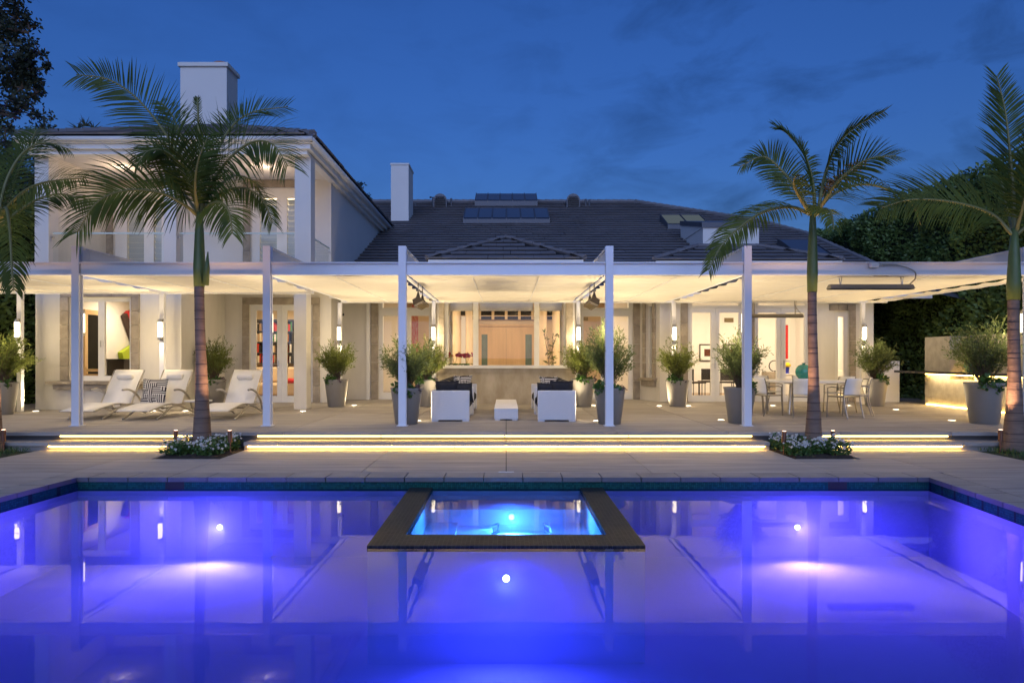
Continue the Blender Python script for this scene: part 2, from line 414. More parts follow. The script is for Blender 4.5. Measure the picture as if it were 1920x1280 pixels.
def thing(name, label, cat, loc=(0, 0, 0), group=None):
    o = bpy.data.objects.new(name, None); col.objects.link(o)
    o.empty_display_size = 0.2
    o.location = loc; o['label'] = label; o['category'] = cat
    if group: o['group'] = group
    ROOT[o.name] = Vector(loc)
    return o
def tag(o, label, cat, group=None):
    o['label'] = label; o['category'] = cat
    if group: o['group'] = group
    return o
def copy_tree(o, parent=None):
    c = o.copy(); col.objects.link(c)
    if parent: c.parent = parent
    for ch in list(o.children): copy_tree(ch, c)
    return c
def dup(o, loc, rz, label, group=None):
    c = copy_tree(o); c.location = loc; c.rotation_euler = (0, 0, rz); c['label'] = label
    if group: c['group'] = group
    return c
def lamp(kind, loc, power, color, parent=None, radius=0.05, aim=None, angle=120, blend=0.5, size=1.0, size_y=None, name=None):
    d = bpy.data.lights.new(name or "lamp_light", kind); d.energy = power; d.color = color
    if kind == 'AREA':
        d.size = size
        if size_y: d.shape = 'RECTANGLE'; d.size_y = size_y
    else: d.shadow_soft_size = radius
    if kind == 'SPOT': d.spot_size = R(angle); d.spot_blend = blend
    o = bpy.data.objects.new(name or "lamp_light", d); col.objects.link(o)
    o.visible_glossy = False
    o0 = ROOT.get(parent.name, Vector((0, 0, 0))) if parent else Vector((0, 0, 0))
    o.location = Vector(loc) - o0
    if aim is not None:
        o.rotation_euler = (Vector(aim) - Vector(loc)).to_track_quat('-Z', 'Y').to_euler()
    if parent: o.parent = parent
    return o
def wall_open(mb, x0, x1, z0, z1, y0, y1, ops):
    """an upright slab with rectangular openings (xa, xb, za, zb), not overlapping in x"""
    x = x0
    for (xa, xb, za, zb) in sorted(ops):
        if xa > x: mb.box(x, xa, y0, y1, z0, z1)
        if za > z0: mb.box(xa, xb, y0, y1, z0, za)
        if zb < z1: mb.box(xa, xb, y0, y1, zb, z1)
        x = xb
    if x < x1: mb.box(x, x1, y0, y1, z0, z1)
    return mb
def catmull(pts, n):
    P = [Vector(p) for p in pts]; P = [P[0] * 2 - P[1]] + P + [P[-1] * 2 - P[-2]]
    out = []; segs = len(P) - 3
    for i in range(n):
        t = i / (n - 1) * segs; k = min(int(t), segs - 1); u = t - k
        a, b, c, d = P[k:k + 4]
        out.append(0.5 * ((2 * b) + (c - a) * u + (2 * a - 5 * b + 4 * c - d) * u * u + (3 * b - a - 3 * c + d) * u ** 3))
    return out
def leaves(name, m, pts, size, parent=None, aspect=0.45, seed=1, dirs=None, spread=1.0, kind=None, label=None):
    """one leaf-shaped quad at each point (numpy)"""
    r = np.random.default_rng(seed)
    pts = np.asarray(pts, float); n = len(pts)
    d = r.normal(size=(n, 3))
    if dirs is not None: d = np.asarray(dirs) + d * spread
    d /= np.linalg.norm(d, axis=1, keepdims=True) + 1e-9
    q = r.normal(size=(n, 3)); sd = np.cross(d, q); sd /= np.linalg.norm(sd, axis=1, keepdims=True) + 1e-9
    L = (np.asarray(size) * (0.7 + 0.6 * r.random(n)))[:, None]
    o0 = np.array(ROOT.get(parent.name, Vector((0, 0, 0)))) if parent else np.zeros(3)
    p = pts - o0
    v = np.stack([p, p + d * L * 0.45 + sd * L * aspect * 0.5, p + d * L, p + d * L * 0.45 - sd * L * aspect * 0.5], 1).reshape(-1, 3)
    me = bpy.data.meshes.new(name)
    me.vertices.add(4 * n); me.vertices.foreach_set('co', v.ravel())
    me.loops.add(4 * n); me.loops.foreach_set('vertex_index', np.arange(4 * n))
    me.polygons.add(n); me.polygons.foreach_set('loop_start', np.arange(0, 4 * n, 4))
    me.polygons.foreach_set('loop_total', np.full(n, 4))
    me.update(calc_edges=True); me.validate()
    me.materials.append(m)
    o = bpy.data.objects.new(name, me); col.objects.link(o)
    if parent: o.parent = parent
    if kind: o['kind'] = kind
    if label: o['label'] = label
    return o

# ================================================================== THE SETTING
def structure(o): o['kind'] = 'structure'; return o
FARY = 8.55
def pl(y): return -5.36 - 0.055 * (FARY - y)      # left pool edge
def pr(y): return 5.285 - 0.093 * (FARY - y)      # right pool edge
NEARY = 1.3
g = MB()
B = 900.0
for (x0, x1, y0, y1) in ((-B, B, 9.2, B), (-B, B, -B, 1.0), (-B, -6.2, 1.0, 9.2), (6.0, B, 1.0, 9.2)):
    g.quad((x0, y0, -0.12), (x1, y0, -0.12), (x1, y1, -0.12), (x0, y1, -0.12))
structure(g.build('ground', M['ground']))

# pool deck: dark bed with paving slabs on it
g = MB()
for (x0, x1, y0, y1) in ((-7.55, 7.55, 8.7, 11.4), (-7.55, 7.55, -3.0, 1.1)):
    g.quad((x0, y0, -0.03), (x1, y0, -0.03), (x1, y1, -0.03), (x0, y1, -0.03))
g.quad((-7.55, 1.1, -0.03), (pl(1.1) - 0.1, 1.1, -0.03), (pl(8.7) - 0.1, 8.7, -0.03), (-7.55, 8.7, -0.03))
g.quad((pr(1.1) + 0.1, 1.1, -0.03), (7.55, 1.1, -0.03), (7.55, 8.7, -0.03), (pr(8.7) + 0.1, 8.7, -0.03))
deck = structure(g.build('pool_deck', M['joint']))
J = 0.006
def slab(pts, parent, name='paving_slab', z0=-0.06, z1=0.0, m='deck'):
    cx = sum(p[0] for p in pts) / len(pts); cyy = sum(p[1] for p in pts) / len(pts)
    q = []
    for (x, y) in pts:
        dx, dy = cx - x, cyy - y
        q.append((x + math.copysign(J, dx), y + math.copysign(J, dy)))
    o = MB().prism(q, z0, z1).build(name, M[m], parent)
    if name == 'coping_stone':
        o.data.materials.append(M['shaded_edge'])
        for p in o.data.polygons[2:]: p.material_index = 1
    return o
def rect(x0, x1, y0, y1): return [(x0, y0), (x1, y0), (x1, y1), (x0, y1)]
CW = 0.36
C0 = FARY + CW
for (x0, x1) in ((-4.24, -1.9), (-1.9, 0), (0, 1.9), (1.9, 4.27)): slab(rect(x0, x1, C0, 11.09), deck)
for (x0, x1, y0, y1) in ((-7.55, -5.25, 10.1, 11.09), (5.24, 7.55, 10.1, 11.09), (-7.55, -5.7, C0, 10.1), (-5.7, -4.24, C0, 10.1),
                         (4.27, 5.7, C0, 10.1), (5.7, 7.55, 9.0, 10.1), (-7.55, 7.55, -1.0, NEARY - CW), (-7.55, 7.55, -3.0, -1.0)):
    slab(rect(x0, x1, y0, y1), deck)
slab(rect(5.7, 7.55, C0, 9.0), deck)
ys = [NEARY - CW, 2.6, 4.2, 5.9, 7.87, C0]
for a, b in zip(ys, ys[1:]):
    slab([(-7.55, a), (pl(a) - CW, a), (pl(b) - CW, b), (-7.55, b)], deck)
    slab([(pr(a) + CW, a), (7.55, a), (7.55, b), (pr(b) + CW, b)], deck)

# pool basin
def zfloor(y): return -1.0 - 0.06 * (FARY - y)
g = MB()
e = 0.02
c = [(pl(NEARY) - e, NEARY - e), (pr(NEARY) + e, NEARY - e), (pr(FARY) + e, FARY + e), (pl(FARY) - e, FARY + e)]
zb = [zfloor(p[1]) for p in c]
for i in range(4):
    a, b = c[i], c[(i + 1) % 4]
    g.quad((*a, zb[i]), (*b, zb[(i + 1) % 4]), (*b, -0.175), (*a, -0.175))
g.poly([(*c[i], zb[i]) for i in range(4)])
basin = structure(g.build('pool_basin', M['plaster']))
g = MB()
for i in range(4):
    a, b = c[i], c[(i + 1) % 4]
    if i == 2:
        # far wall with two skimmer mouths
        for (xa, xb) in ((c[3][0], -4.28), (-4.04, 4.04), (4.28, c[2][0])):
            g.quad((xa, a[1], -0.175), (xb, a[1], -0.175), (xb, a[1], -0.05), (xa, a[1], -0.05))
        for s in (-1, 1):
            x0, x1 = 4.16 * s - 0.12, 4.16 * s + 0.12
            g.quad((x0, a[1], -0.175), (x1, a[1], -0.175), (x1, a[1], -0.16), (x0, a[1], -0.16))
    else:
        g.quad((*a, -0.175), (*b, -0.175), (*b, -0.05), (*a, -0.05))
g.build('tile_band', M['mosaic'], basin)
for s in (-1, 1):
    x0, x1 = 4.16 * s - 0.12, 4.16 * s + 0.12
    MB().box(x0, x1, FARY + 0.02, FARY + 0.2, -0.16, -0.05).build('skimmer_mouth', M['darkroom'], basin)
# coping stones
cop = structure(MB().box(pl(FARY) - CW, pr(FARY) + CW, FARY + 0.03, FARY + CW - 0.02, -0.09, -0.065).build('pool_coping', M['joint']))
n = 23; xa, xb = pl(FARY) - CW, pr(FARY) + CW
for i in range(n):
    x0 = xa + (xb - xa) * i / n; x1 = xa + (xb - xa) * (i + 1) / n
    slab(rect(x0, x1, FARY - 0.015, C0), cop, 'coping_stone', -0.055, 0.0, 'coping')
ys = [NEARY + (FARY - 0.02 - NEARY) * i / 15 for i in range(16)]
for a, b in zip(ys, ys[1:]):
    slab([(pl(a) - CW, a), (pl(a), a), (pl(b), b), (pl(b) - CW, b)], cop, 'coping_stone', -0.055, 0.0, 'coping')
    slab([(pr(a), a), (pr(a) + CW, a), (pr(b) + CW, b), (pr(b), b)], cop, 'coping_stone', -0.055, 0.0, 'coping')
for i in range(n):
    x0 = xa + (xb - xa) * i / n; x1 = xa + (xb - xa) * (i + 1) / n
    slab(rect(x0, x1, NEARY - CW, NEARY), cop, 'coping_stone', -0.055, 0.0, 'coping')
# water
SX0, SX1, SY0 = -1.21, 1.21, 5.93
g = MB()
g.poly([(pl(NEARY) - e, NEARY - e, WZ), (pr(NEARY) + e, NEARY - e, WZ), (pr(SY0) + e, SY0, WZ), (pl(SY0) - e, SY0, WZ)])
g.poly([(pl(SY0) - e, SY0, WZ), (SX0, SY0, WZ), (SX0, FARY + e, WZ), (pl(FARY) - e, FARY + e, WZ)])
g.poly([(SX1, SY0, WZ), (pr(SY0) + e, SY0, WZ), (pr(FARY) + e, FARY + e, WZ), (SX1, FARY + e, WZ)])
structure(g.build('pool_water', M['water']))

# the body of the water: faintly cloudy
wb = MB().box(-6.4, 5.9, NEARY - 0.4, FARY + 0.6, -2.2, WZ - 0.006).build('water_body', None)
m = bpy.data.materials.new("cloudy_water"); m.use_nodes = True
nn_, ll_ = m.node_tree.nodes, m.node_tree.links
nn_.remove(nn_["Principled BSDF"])
pv = nn_.new("ShaderNodeVolumePrincipled"); pv.inputs['Color'].default_value = (0.35, 0.40, 1, 1); pv.inputs['Density'].default_value = 0.22; pv.inputs['Anisotropy'].default_value = 0.3
ll_.new(pv.outputs[0], nn_["Material Output"].inputs['Volume'])
wb.data.materials[0] = m; wb['kind'] = 'stuff'

# spa inside the pool
spa = thing('spa', 'square spa with dark mosaic rim set into the far side of the pool', 'spa', (0, 7.2, -0.13))
RZ = -0.132
IX0, IX1, IY0, IY1 = -0.925, 0.925, 6.30, FARY
g = MB()
g.box(SX0, IX0, SY0, FARY + 0.015, -0.185, RZ); g.box(IX1, SX1, SY0, FARY + 0.015, -0.185, RZ)
g.box(IX0, IX1, SY0, IY0, -0.185, RZ)
g.build('rim', M['spa_mosaic'], spa)
g = MB(); i_ = 0.004
g.box(SX0 + i_, IX0 - i_, SY0 + i_, FARY + 0.012, -1.35, -0.1851); g.box(IX1 + i_, SX1 - i_, SY0 + i_, FARY + 0.012, -1.35, -0.1851)
g.box(IX0 - i_, IX1 + i_, SY0 + i_, IY0 - i_, -1.35, -0.1851)
g.build('shell', M['plaster'], spa)
g = MB()
q = 0.012
# stepped basin: shoulder bench round a deeper well
g.box(IX0 + q, IX1 - q, 8.0, FARY + 0.01, -1.2, -0.28)
g.box(IX0 + q, -0.56, IY0 + q, 8.0, -1.2, -0.43); g.box(0.50, IX1 - q, IY0 + q, 8.0, -1.2, -0.43)
g.box(-0.56, 0.50, IY0 + q, 6.62, -1.2, -0.43)
g.box(-0.56, -0.16, 6.62, 8.0, -1.2, -0.47)
g.box(-0.16, 0.50, 6.62, 8.0, -1.22, -0.53)
g.box(IX0 + 0.001, IX0 + q, IY0, FARY, -0.52, -0.186); g.box(IX1 - q, IX1 - 0.001, IY0, FARY, -0.52, -0.186)
g.box(IX0 + q, IX1 - q, FARY + 0.005, FARY + 0.016, -0.52, -0.28)
g.build('bench', M['plaster'], spa)
g = MB(); g.poly([(IX0, IY0, RZ - 0.01), (IX1, IY0, RZ - 0.01), (IX1, FARY + 0.018, RZ - 0.01), (IX0, FARY + 0.018, RZ - 0.01)])
g.build('spa_water', M['water'], spa)
for s in (-1, 1):
    MB().tube([(0.50 if s > 0 else -0.16, 7.45, -0.43), ((0.50 if s > 0 else -0.16) - 0.07 * s, 7.45, -0.40), ((0.50 if s > 0 else -0.16) - 0.07 * s, 7.8, -0.40), (0.50 if s > 0 else -0.16, 7.8, -0.43)], 0.018).build('grab_rail', M['chrome'], spa, smooth=True)
def round_lamp(name, label, x, y, z, m, power, color, aim, r=0.027, group=None, angle=165, spot=True):
    t = thing(name, label, 'lamp', (x, y, z), group)
    MB().tube([(x, y + 0.012, z), (x, y - 0.02, z)], r * 1.35, 20).build('housing', M['chrome'], t)
    MB().tube([(x, y - 0.021, z), (x, y - 0.03, z)], r, 20).build('lens', m, t)
    lamp('SPOT', (x, y - 0.08, z), power, color, t, radius=0.07, aim=aim, angle=angle, blend=0.6)
    return t
POOLC = (0.19, 0.115, 1.0)
round_lamp('pool_lamp', 'lit lamp under water on the far pool wall, between the left palm and the spa', -3.58, FARY + 0.005, -0.62, M['e_pool'], 220, POOLC, (-3.6, 3.0, -1.0), group='underwater pool lamps')
round_lamp('pool_lamp', 'lit lamp under water on the far pool wall, before the right palm', 3.64, FARY + 0.005, -0.62, M['e_pool'], 215, (0.23, 0.115, 1.0), (3.6, 3.0, -1.0), group='underwater pool lamps')
round_lamp('pool_lamp', 'lit lamp under water on the front face of the spa', 0.0, SY0 - 0.001, -0.41, M['e_pool'], 80, (0.07, 0.08, 1.0), (0, 2.6, -1.6), group='underwater pool lamps')
round_lamp('spa_lamp', 'cyan lamp glowing under water inside the spa', 0.06, 7.998, -0.365, M['e_spa'], 130, (0.07, 0.42, 1.0), (0.06, 6.5, -0.5), r=0.03)

# small slot drain
tag(MB().box(-0.1, 0.1, C0 + 0.02, C0 + 0.05, -0.01, 0.006).build('deck_drain', M['ivory']), 'short pale slot drain in the deck behind the spa', 'drain')

# terrace and steps
TY, SY = 11.34, 11.03
g = MB().box(-14, 13.2, TY + 0.05, 30, -0.1, TZ - 0.03)
terr = structure(g.build('terrace', M['joint']))
xs = [-14, -11.1, -9.25, -7.4, -5.55, -3.7, -1.85, 0, 1.85, 3.7, 5.55, 7.4, 9.25, 11.1, 13.2]
for a, b in zip(xs, xs[1:]):
    slab(rect(a, b, TY, 14.9), terr, 'paving_slab', TZ - 0.06, TZ, 'concrete')
    slab(rect(a, b, 14.9, 18.4), terr, 'paving_slab', TZ - 0.06, TZ, 'concrete')
    slab(rect(a, b, 18.4, 20.9), terr, 'paving_slab', TZ - 0.06, TZ, 'concrete')
BX0, BX1 = 4.27, 5.24      # planting bed, mirrored
g = MB()
for (x0, x1) in ((-14, -BX1), (-BX0 + 0.02, BX0), (BX1, 13.2)): g.box(x0, x1, SY + 0.05, TY + 0.049, -0.1, 0.10)
stp = structure(g.build('step', M['concrete']))
for a, b in zip(xs, xs[1:]):
    segs = [(a, b)]
    for (h0, h1) in ((-BX1, -BX0 + 0.02), (BX0, BX1)):
        new = []
        for (u, v) in segs:
            if v <= h0 or u >= h1: new.append((u, v)); continue
            if u < h0: new.append((u, h0))
            if v > h1: new.append((h1, v))
        segs = new
    for (u, v) in segs: slab(rect(u, v, SY, TY + 0.048), stp, 'step_slab', 0.07, 0.13, 'concrete')
def led(x0, x1, y, z):
    k = max(1, round((x1 - x0) / 1.85))
    for i in range(k):
        a = x0 + (x1 - x0) * i / k; b = x0 + (x1 - x0) * (i + 1) / k
        MB().box(a + 0.01, b - 0.01, y - 0.022, y - 0.003, z - 0.016, z - 0.001).build('light_strip', M['e_led'], stp)
for (a, b) in ((-7.43, -5.3), (-4.2, 4.2), (5.3, 7.4)): led(a, b, SY + 0.05, 0.07)
for (a, b) in ((-7.44, -5.0), (-4.15, 4.1), (5.25, 7.37)): led(a, b, TY + 0.05, TZ - 0.06)

# planting beds (soil) and lawns
def soil(x0, x1, y0, y1, name='flower_bed', z=0.03, m='soil'):
    g = MB(); nx, ny = 12, 14
    for i in range(nx + 1):
        for j in range(ny + 1):
            g.v.append((x0 + (x1 - x0) * i / nx, y0 + (y1 - y0) * j / ny, -0.02 + (z + rnd.uniform(0, 0.03) if 0 < i < nx and 0 < j < ny else 0)))
    for i in range(nx):
        for j in range(ny):
            a = i * (ny + 1) + j; g.f.append((a, a + ny + 1, a + ny + 2, a + 1))
    return structure(g.build(name, M[m]))
soil(-BX1, -BX0 + 0.02, 10.1, TY + 0.05); soil(BX0, BX1, 10.1, TY + 0.05)
for s in (-1, 1):
    soil(min(7.56 * s, 14 * s), max(7.56 * s, 14 * s), -3, SY + 0.05, 'lawn', 0.0, 'lawn')
def bed_plants(x0, x1, seed):
    r = np.random.default_rng(seed); pts = []; fl = []
    for _ in range(60):
        cx, cyy = r.uniform(x0 + 0.06, x1 - 0.06), r.uniform(10.22, 11.3); h = r.uniform(0.10, 0.24); w = r.uniform(0.07, 0.15)
        k = r.integers(50, 80)
        q = r.normal(size=(k, 3)); q /= np.linalg.norm(q, axis=1, keepdims=True); q *= (r.random(k) ** 0.4)[:, None]
        p = np.stack([cx + q[:, 0] * w, cyy + q[:, 1] * w, 0.02 + h * 0.5 + q[:, 2] * h * 0.55], 1); pts.append(p)
        for _ in range(r.integers(1, 7)):
            fl.append((cx + r.uniform(-w, w), cyy + r.uniform(-w, w) - 0.02, h * r.uniform(0.8, 1.1) + 0.03))
    leaves('bedding_plants', M['leafy'], np.concatenate(pts), 0.05, aspect=0.55, seed=seed, kind='stuff')
    # each bloom: a small five-petalled head
    g = MB()
    for (x, y, z) in fl:
        rr = r.uniform(0.012, 0.024)
        for k in range(5):
            a = 2 * math.pi * k / 5 + r.uniform(0, 1)
            g.poly([(x, y, z), (x + rr * math.cos(a), y + rr * math.sin(a), z + 0.006), (x + rr * 1.1 * math.cos(a + 0.6), y + rr * 1.1 * math.sin(a + 0.6), z - 0.006), (x + rr * math.cos(a + 1.2), y + rr * math.sin(a + 1.2), z + 0.006)])
            g.poly([(x, y, z + 0.004), (x + rr * math.cos(a), y - 0.01, z + rr * math.sin(a)), (x + rr * math.cos(a + 0.9), y - 0.012, z + rr * math.sin(a + 0.9))])
    g.build('white_flowers', M['flower'], kind='stuff')
bed_plants(-BX1, -BX0, 3); bed_plants(BX0, BX1, 4)
r = np.random.default_rng(9)
for s in (-1, 1):
    p = np.stack([s * r.uniform(7.58, 11.5, 9000), r.uniform(7, 11.02, 9000), np.zeros(9000)], 1)
    leaves('grass', M['grass'], p, 0.085, aspect=0.12, seed=11 + s, dirs=np.tile([0, 0, 1.0], (9000, 1)), spread=0.35, kind='stuff')

# ================================================================== THE HOUSE
house = thing('house', 'large white stucco house with dark tiled roofs behind the lit terrace', 'house', (0, 19, TZ))
HW = 'wall'
T = 0.25
WGX0, WGX1 = -11.24, -4.82          # left wing
WF, WB = 16.3, 18.8                 # wing front plane, recessed back wall
UPF = 3.55                          # balcony floor level
CEI = 6.38                          # balcony ceiling
MY = 20.2                           # main wall plane
# --- left wing, ground floor
g = MB(); wall_open(g, WGX0, -7.75, TZ, UPF - 0.25, WF, WF + T, [(-10.43, -8.94, 0.95, 2.94)]); g.build(HW, M['stucco'], house)
MB().box(-8.12, -7.745, WF - 0.03, WF + T + 0.003, TZ, UPF - 0.25).build('pilaster', M['stucco'], house)
MB().box(-8.0, -7.75, WF + T, WB, TZ, UPF - 0.25).build(HW, M['stucco'], house)                     # return of the recess
D2 = (X(468, WB), X(587, WB), TZ, Z(571, WB))
g = MB(); wall_open(g, -7.75, WGX1, TZ, UPF - 0.25, WB, WB + T, [(D2[0], D2[1], TZ, D2[3])]); g.build(HW, M['stucco'], house)
MB().box(WGX0, WGX0 + T, WF + T, 28, TZ, CEI).build(HW, M['stucco'], house)                          # outer side wall
MB().box(WGX1 - T, WGX1, WB + T + 0.003, 33, TZ, CEI + 0.1).build(HW, M['stucco_up'], house)               # side wall towards the middle
MB().box(WGX0 + T, WGX1 - T, 27.75, 28, TZ, CEI).build(HW, M['stucco'], house)
MB().box(WGX0, WGX1 + 0.02, WF, WB, UPF - 0.25, UPF).build('balcony_floor', M['trim'], house)
MB().box(WGX0 + T, WGX1 - T, WB, 27.7, UPF - 0.24, UPF - 0.01).build('floor_slab', M['iroom'], house)
MB().box(-5.10, -4.80, 16.4, 16.8, TZ, UPF - 0.25).build('column', M['stucco'], house)
# --- upper floor
UD1 = (X(470, WB), X(560, WB)); UD2 = (X(213, WB), X(312, WB))
UZ = Z(352, WB)
g = MB(); wall_open(g, WGX0 + T, WGX1, UPF, CEI, WB, WB + T, [(UD2[0], UD2[1], UPF, UZ), (UD1[0], UD1[1], UPF, UZ)]); g.build(HW, M['stucco_up'], house)
for (a, b) in ((66, 92), (308, 331), (553, 583)):
    MB().box(X(a, 16.4), X(b, 16.4), 16.38, 16.74, UPF, CEI - 0.02).build('column', M['stucco_up'], house)
MB().box(WGX0, X(66, 16.4) + 0.0, WF + 0.2, WB, UPF, CEI - 0.02).build(HW, M['stucco_up'], house) if False else None
MB().box(WGX0 - 0.15, WGX1 + 0.12, 16.3, WB, CEI, CEI + 0.06).build('balcony_ceiling', M['stucco_up'], house)
# fascia, gutter: stepped white cornice
g = MB()
FX0, FX1, FY = WGX0 - 0.25, WGX1 + 0.3, 15.95
for (o, z0, z1) in ((0.18, 6.30, 6.40), (0.08, 6.40, 6.52), (0.0, 6.52, 6.64)):
    g.box(FX0 + o, FX1 - o, FY + o, FY + 0.36, z0, z1)
    g.box(FX1 - 0.36, FX1 - o, FY + 0.36, 26.9, z0, z1)
    g.box(FX0 + o, FX0 + 0.36, FY + 0.36, 26.9, z0, z1)
g.build('cornice', M['trim'], house)
MB().tube([(FX1 - 0.02, FY, 6.58), (FX1 - 0.02, 27.05, 6.58)], 0.07, 8).build('gutter', M['trim'], house, smooth=True)
MB().tube([(FX0, FY - 0.03, 6.60), (FX1, FY - 0.03, 6.60)], 0.06, 8).build('gutter', M['trim'], house, smooth=True)
# --- main block
D3 = (X(709, MY), X(808, MY)); D4 = (X(1090, MY), X(1187, MY)); DZ = 3.55
g = MB(); wall_open(g, WGX1, 3.95, TZ, 4.1, MY, MY + T, [(D3[0], D3[1], TZ, DZ), (-1.6, 1.6, TZ, 4.0), (D4[0], D4[1], TZ, DZ)]); g.build(HW, M['stucco'], house)
# centre bay: low stone wall under a wide window
BY = 18.24
BX = (-1.86, 1.84)
g = MB(); wall_open(g, BX[0], BX[1], 1.215, 4.0, BY, BY + T, [(X(834, BY), X(1060, BY), 1.215, 3.35)]); g.build(HW, M['stucco'], house)
bw = MB().box(BX[0], BX[1], BY - 0.02, BY + T, TZ, 1.1).build('bay_wall', M['bay_stone'], house)
MB().box(BX[0] - 0.04, BX[1] + 0.04, BY - 0.05, BY + T, 1.10, 1.21).build('stone_ledge', M['bay_stone'], house)
MB().box(BX[0] - 0.01, BX[1] + 0.01, BY - 0.05, BY - 0.021, TZ, TZ + 0.16).build('plinth', M['bay_stone'], house)
for s in (0, 1):
    x = BX[s]; MB().box(*sorted((x, x + (0.2 if s == 0 else -0.2))), BY + T, MY, TZ, 4.0).build(HW, M['stucco'], house)
# stone pilasters flanking bay window and doors
def blocks(name, x0, x1, y0, y1, z0, z1, n, parent, vertical=True, label=None):
    """a stone surround piece: separate blocks with recessed joints"""
    for i in range(n):
        if vertical:
            a = z0 + (z1 - z0) * i / n; b = z0 + (z1 - z0) * (i + 1) / n
            o = MB().bbox(x0, x1, y0 - rnd.uniform(0, 0.004), y1, a + 0.004, b - 0.004, 0.006).build('stone_block', M['stone'], parent)
        else:
            a = x0 + (x1 - x0) * i / n; b = x0 + (x1 - x0) * (i + 1) / n
            o = MB().bbox(a + 0.004, b - 0.004, y0 - rnd.uniform(0, 0.004), y1, z0, z1, 0.006).build('stone_block', M['stone'], parent)
def surround(x0, x1, z0, z1, y, w, parent=house, head=True, left=True, right=True, nv=6, depth=0.05):
    s = MB().box(x0 - w, x1 + w, y - 0.01, y - 0.003, z1 if head else z1 - 0.01, z1 + (w if head else 0)).build('stone_surround', M['stone'], parent)
    if left: blocks('', x0 - w, x0, y - depth, y - 0.011, z0, z1, nv, s)
    if right: blocks('', x1, x1 + w, y - depth, y - 0.011, z0, z1, nv, s)
    if head: blocks('', x0 - w, x1 + w, y - depth, y - 0.011, z1, z1 + w, 3, s, False)
    return s
surround(-10.43, -8.94, 0.95, 2.94, WF, 0.2)
MB().box(-10.85, -8.55, WF - 0.24, WF, 0.87, 0.94).build('window_sill', M['stone'], house)
MB().box(-10.72, -8.68, WF - 0.15, WF, 0.75, 0.868).build('window_sill', M['stone'], house)
surround(D2[0], D2[1], TZ, D2[3], WB, 0.19)
surround(UD1[0], UD1[1], UPF, UZ, WB, 0.2); surround(UD2[0], UD2[1], UPF, UZ, WB, 0.2)
surround(D3[0], D3[1], TZ, DZ, MY, 0.2, right=False, head=False)
surround(D4[0], D4[1], TZ, DZ, MY, 0.2, left=False, head=False)
sb = MB().box(BX[0], BX[0] + 0.02, BY - 0.03, BY - 0.003, 1.22, 4.0).build('stone_surround', M['stone'], house)
blocks('', X(822, BY), X(833, BY), BY - 0.04, BY - 0.004, 1.22, 3.9, 6, sb); blocks('', X(1061, BY), X(1074, BY), BY - 0.04, BY - 0.004, 1.22, 3.9, 6, sb)
MB().box(X(688, MY), X(695, MY), MY - 0.08, MY, TZ, 3.9).build('downpipe_box', M['trim'], house)
# --- right wing
RF = 19.1; RX0, RX1 = 4.30, 10.28
D5 = (X(1289, RF), X(1397, RF)); D6 = (X(1414, RF), X(1519, RF)); D7 = (X(1566, RF), X(1592, RF)); D7Z = Z(582, RF)
g = MB(); wall_open(g, RX0, RX1, TZ, 4.0, RF, RF + T, [(D5[0], D5[1], TZ, DZ), (D6[0], D6[1], TZ, DZ), (D7[0], D7[1], TZ, D7Z)]); g.build(HW, M['stucco'], house)
MB().box(RX1 - T, RX1, RF + T, 31, TZ, 4.0).build(HW, M['stucco'], house)
MB().box(WGX1, RX1, 30.8, 31, TZ, 3.4).build(HW, M['stucco'], house)
# splayed wall with the narrow window
P0, P1 = Vector((3.93, MY, 0)), Vector((RX0, RF, 0))
L = (P1 - P0).length; ang = math.atan2(P1.y - P0.y, P1.x - P0.x)
TS = Matrix.Translation(P0) @ Matrix.Rotation(ang, 4, 'Z')
g = MB(TS); wall_open(g, 0, L, TZ, 4.0, 0, 0.22, [(0.42, 0.82, 0.92, 3.05)]); g.build(HW, M['stucco'], house)
s = MB(TS).box(0.28, 0.42, -0.05, -0.003, 0.92, 0.93).build('stone_surround', M['stone'], house)
for (a, b) in ((0.28, 0.42), (0.82, 0.96)):
    for i in range(5):
        z0 = 0.92 + 2.13 * i / 5; MB(TS).bbox(a, b, -0.055, -0.002, z0 + 0.004, z0 + 0.422, 0.006).build('stone_block', M['stone'], s)
MB(TS).bbox(0.28, 0.96, -0.055, -0.002, 3.054, 3.2, 0.006).build('stone_block', M['stone'], s)
MB(TS).bbox(0.2, 1.04, -0.14, 0, 0.83, 0.915, 0.01).build('window_sill', M['stone'], house)
MB(TS).bbox(0.26, 0.98, -0.09, 0, 0.68, 0.829, 0.01).build('window_sill', M['stone'], house)
surround(D5[0], D5[1], TZ, DZ, RF, 0.2, right=False, head=False)
surround(D6[0], D6[1], TZ, DZ, RF, 0.13, right=False, head=False)
surround(D7[0], D7[1], TZ, D7Z, RF, 0.17, left=False)
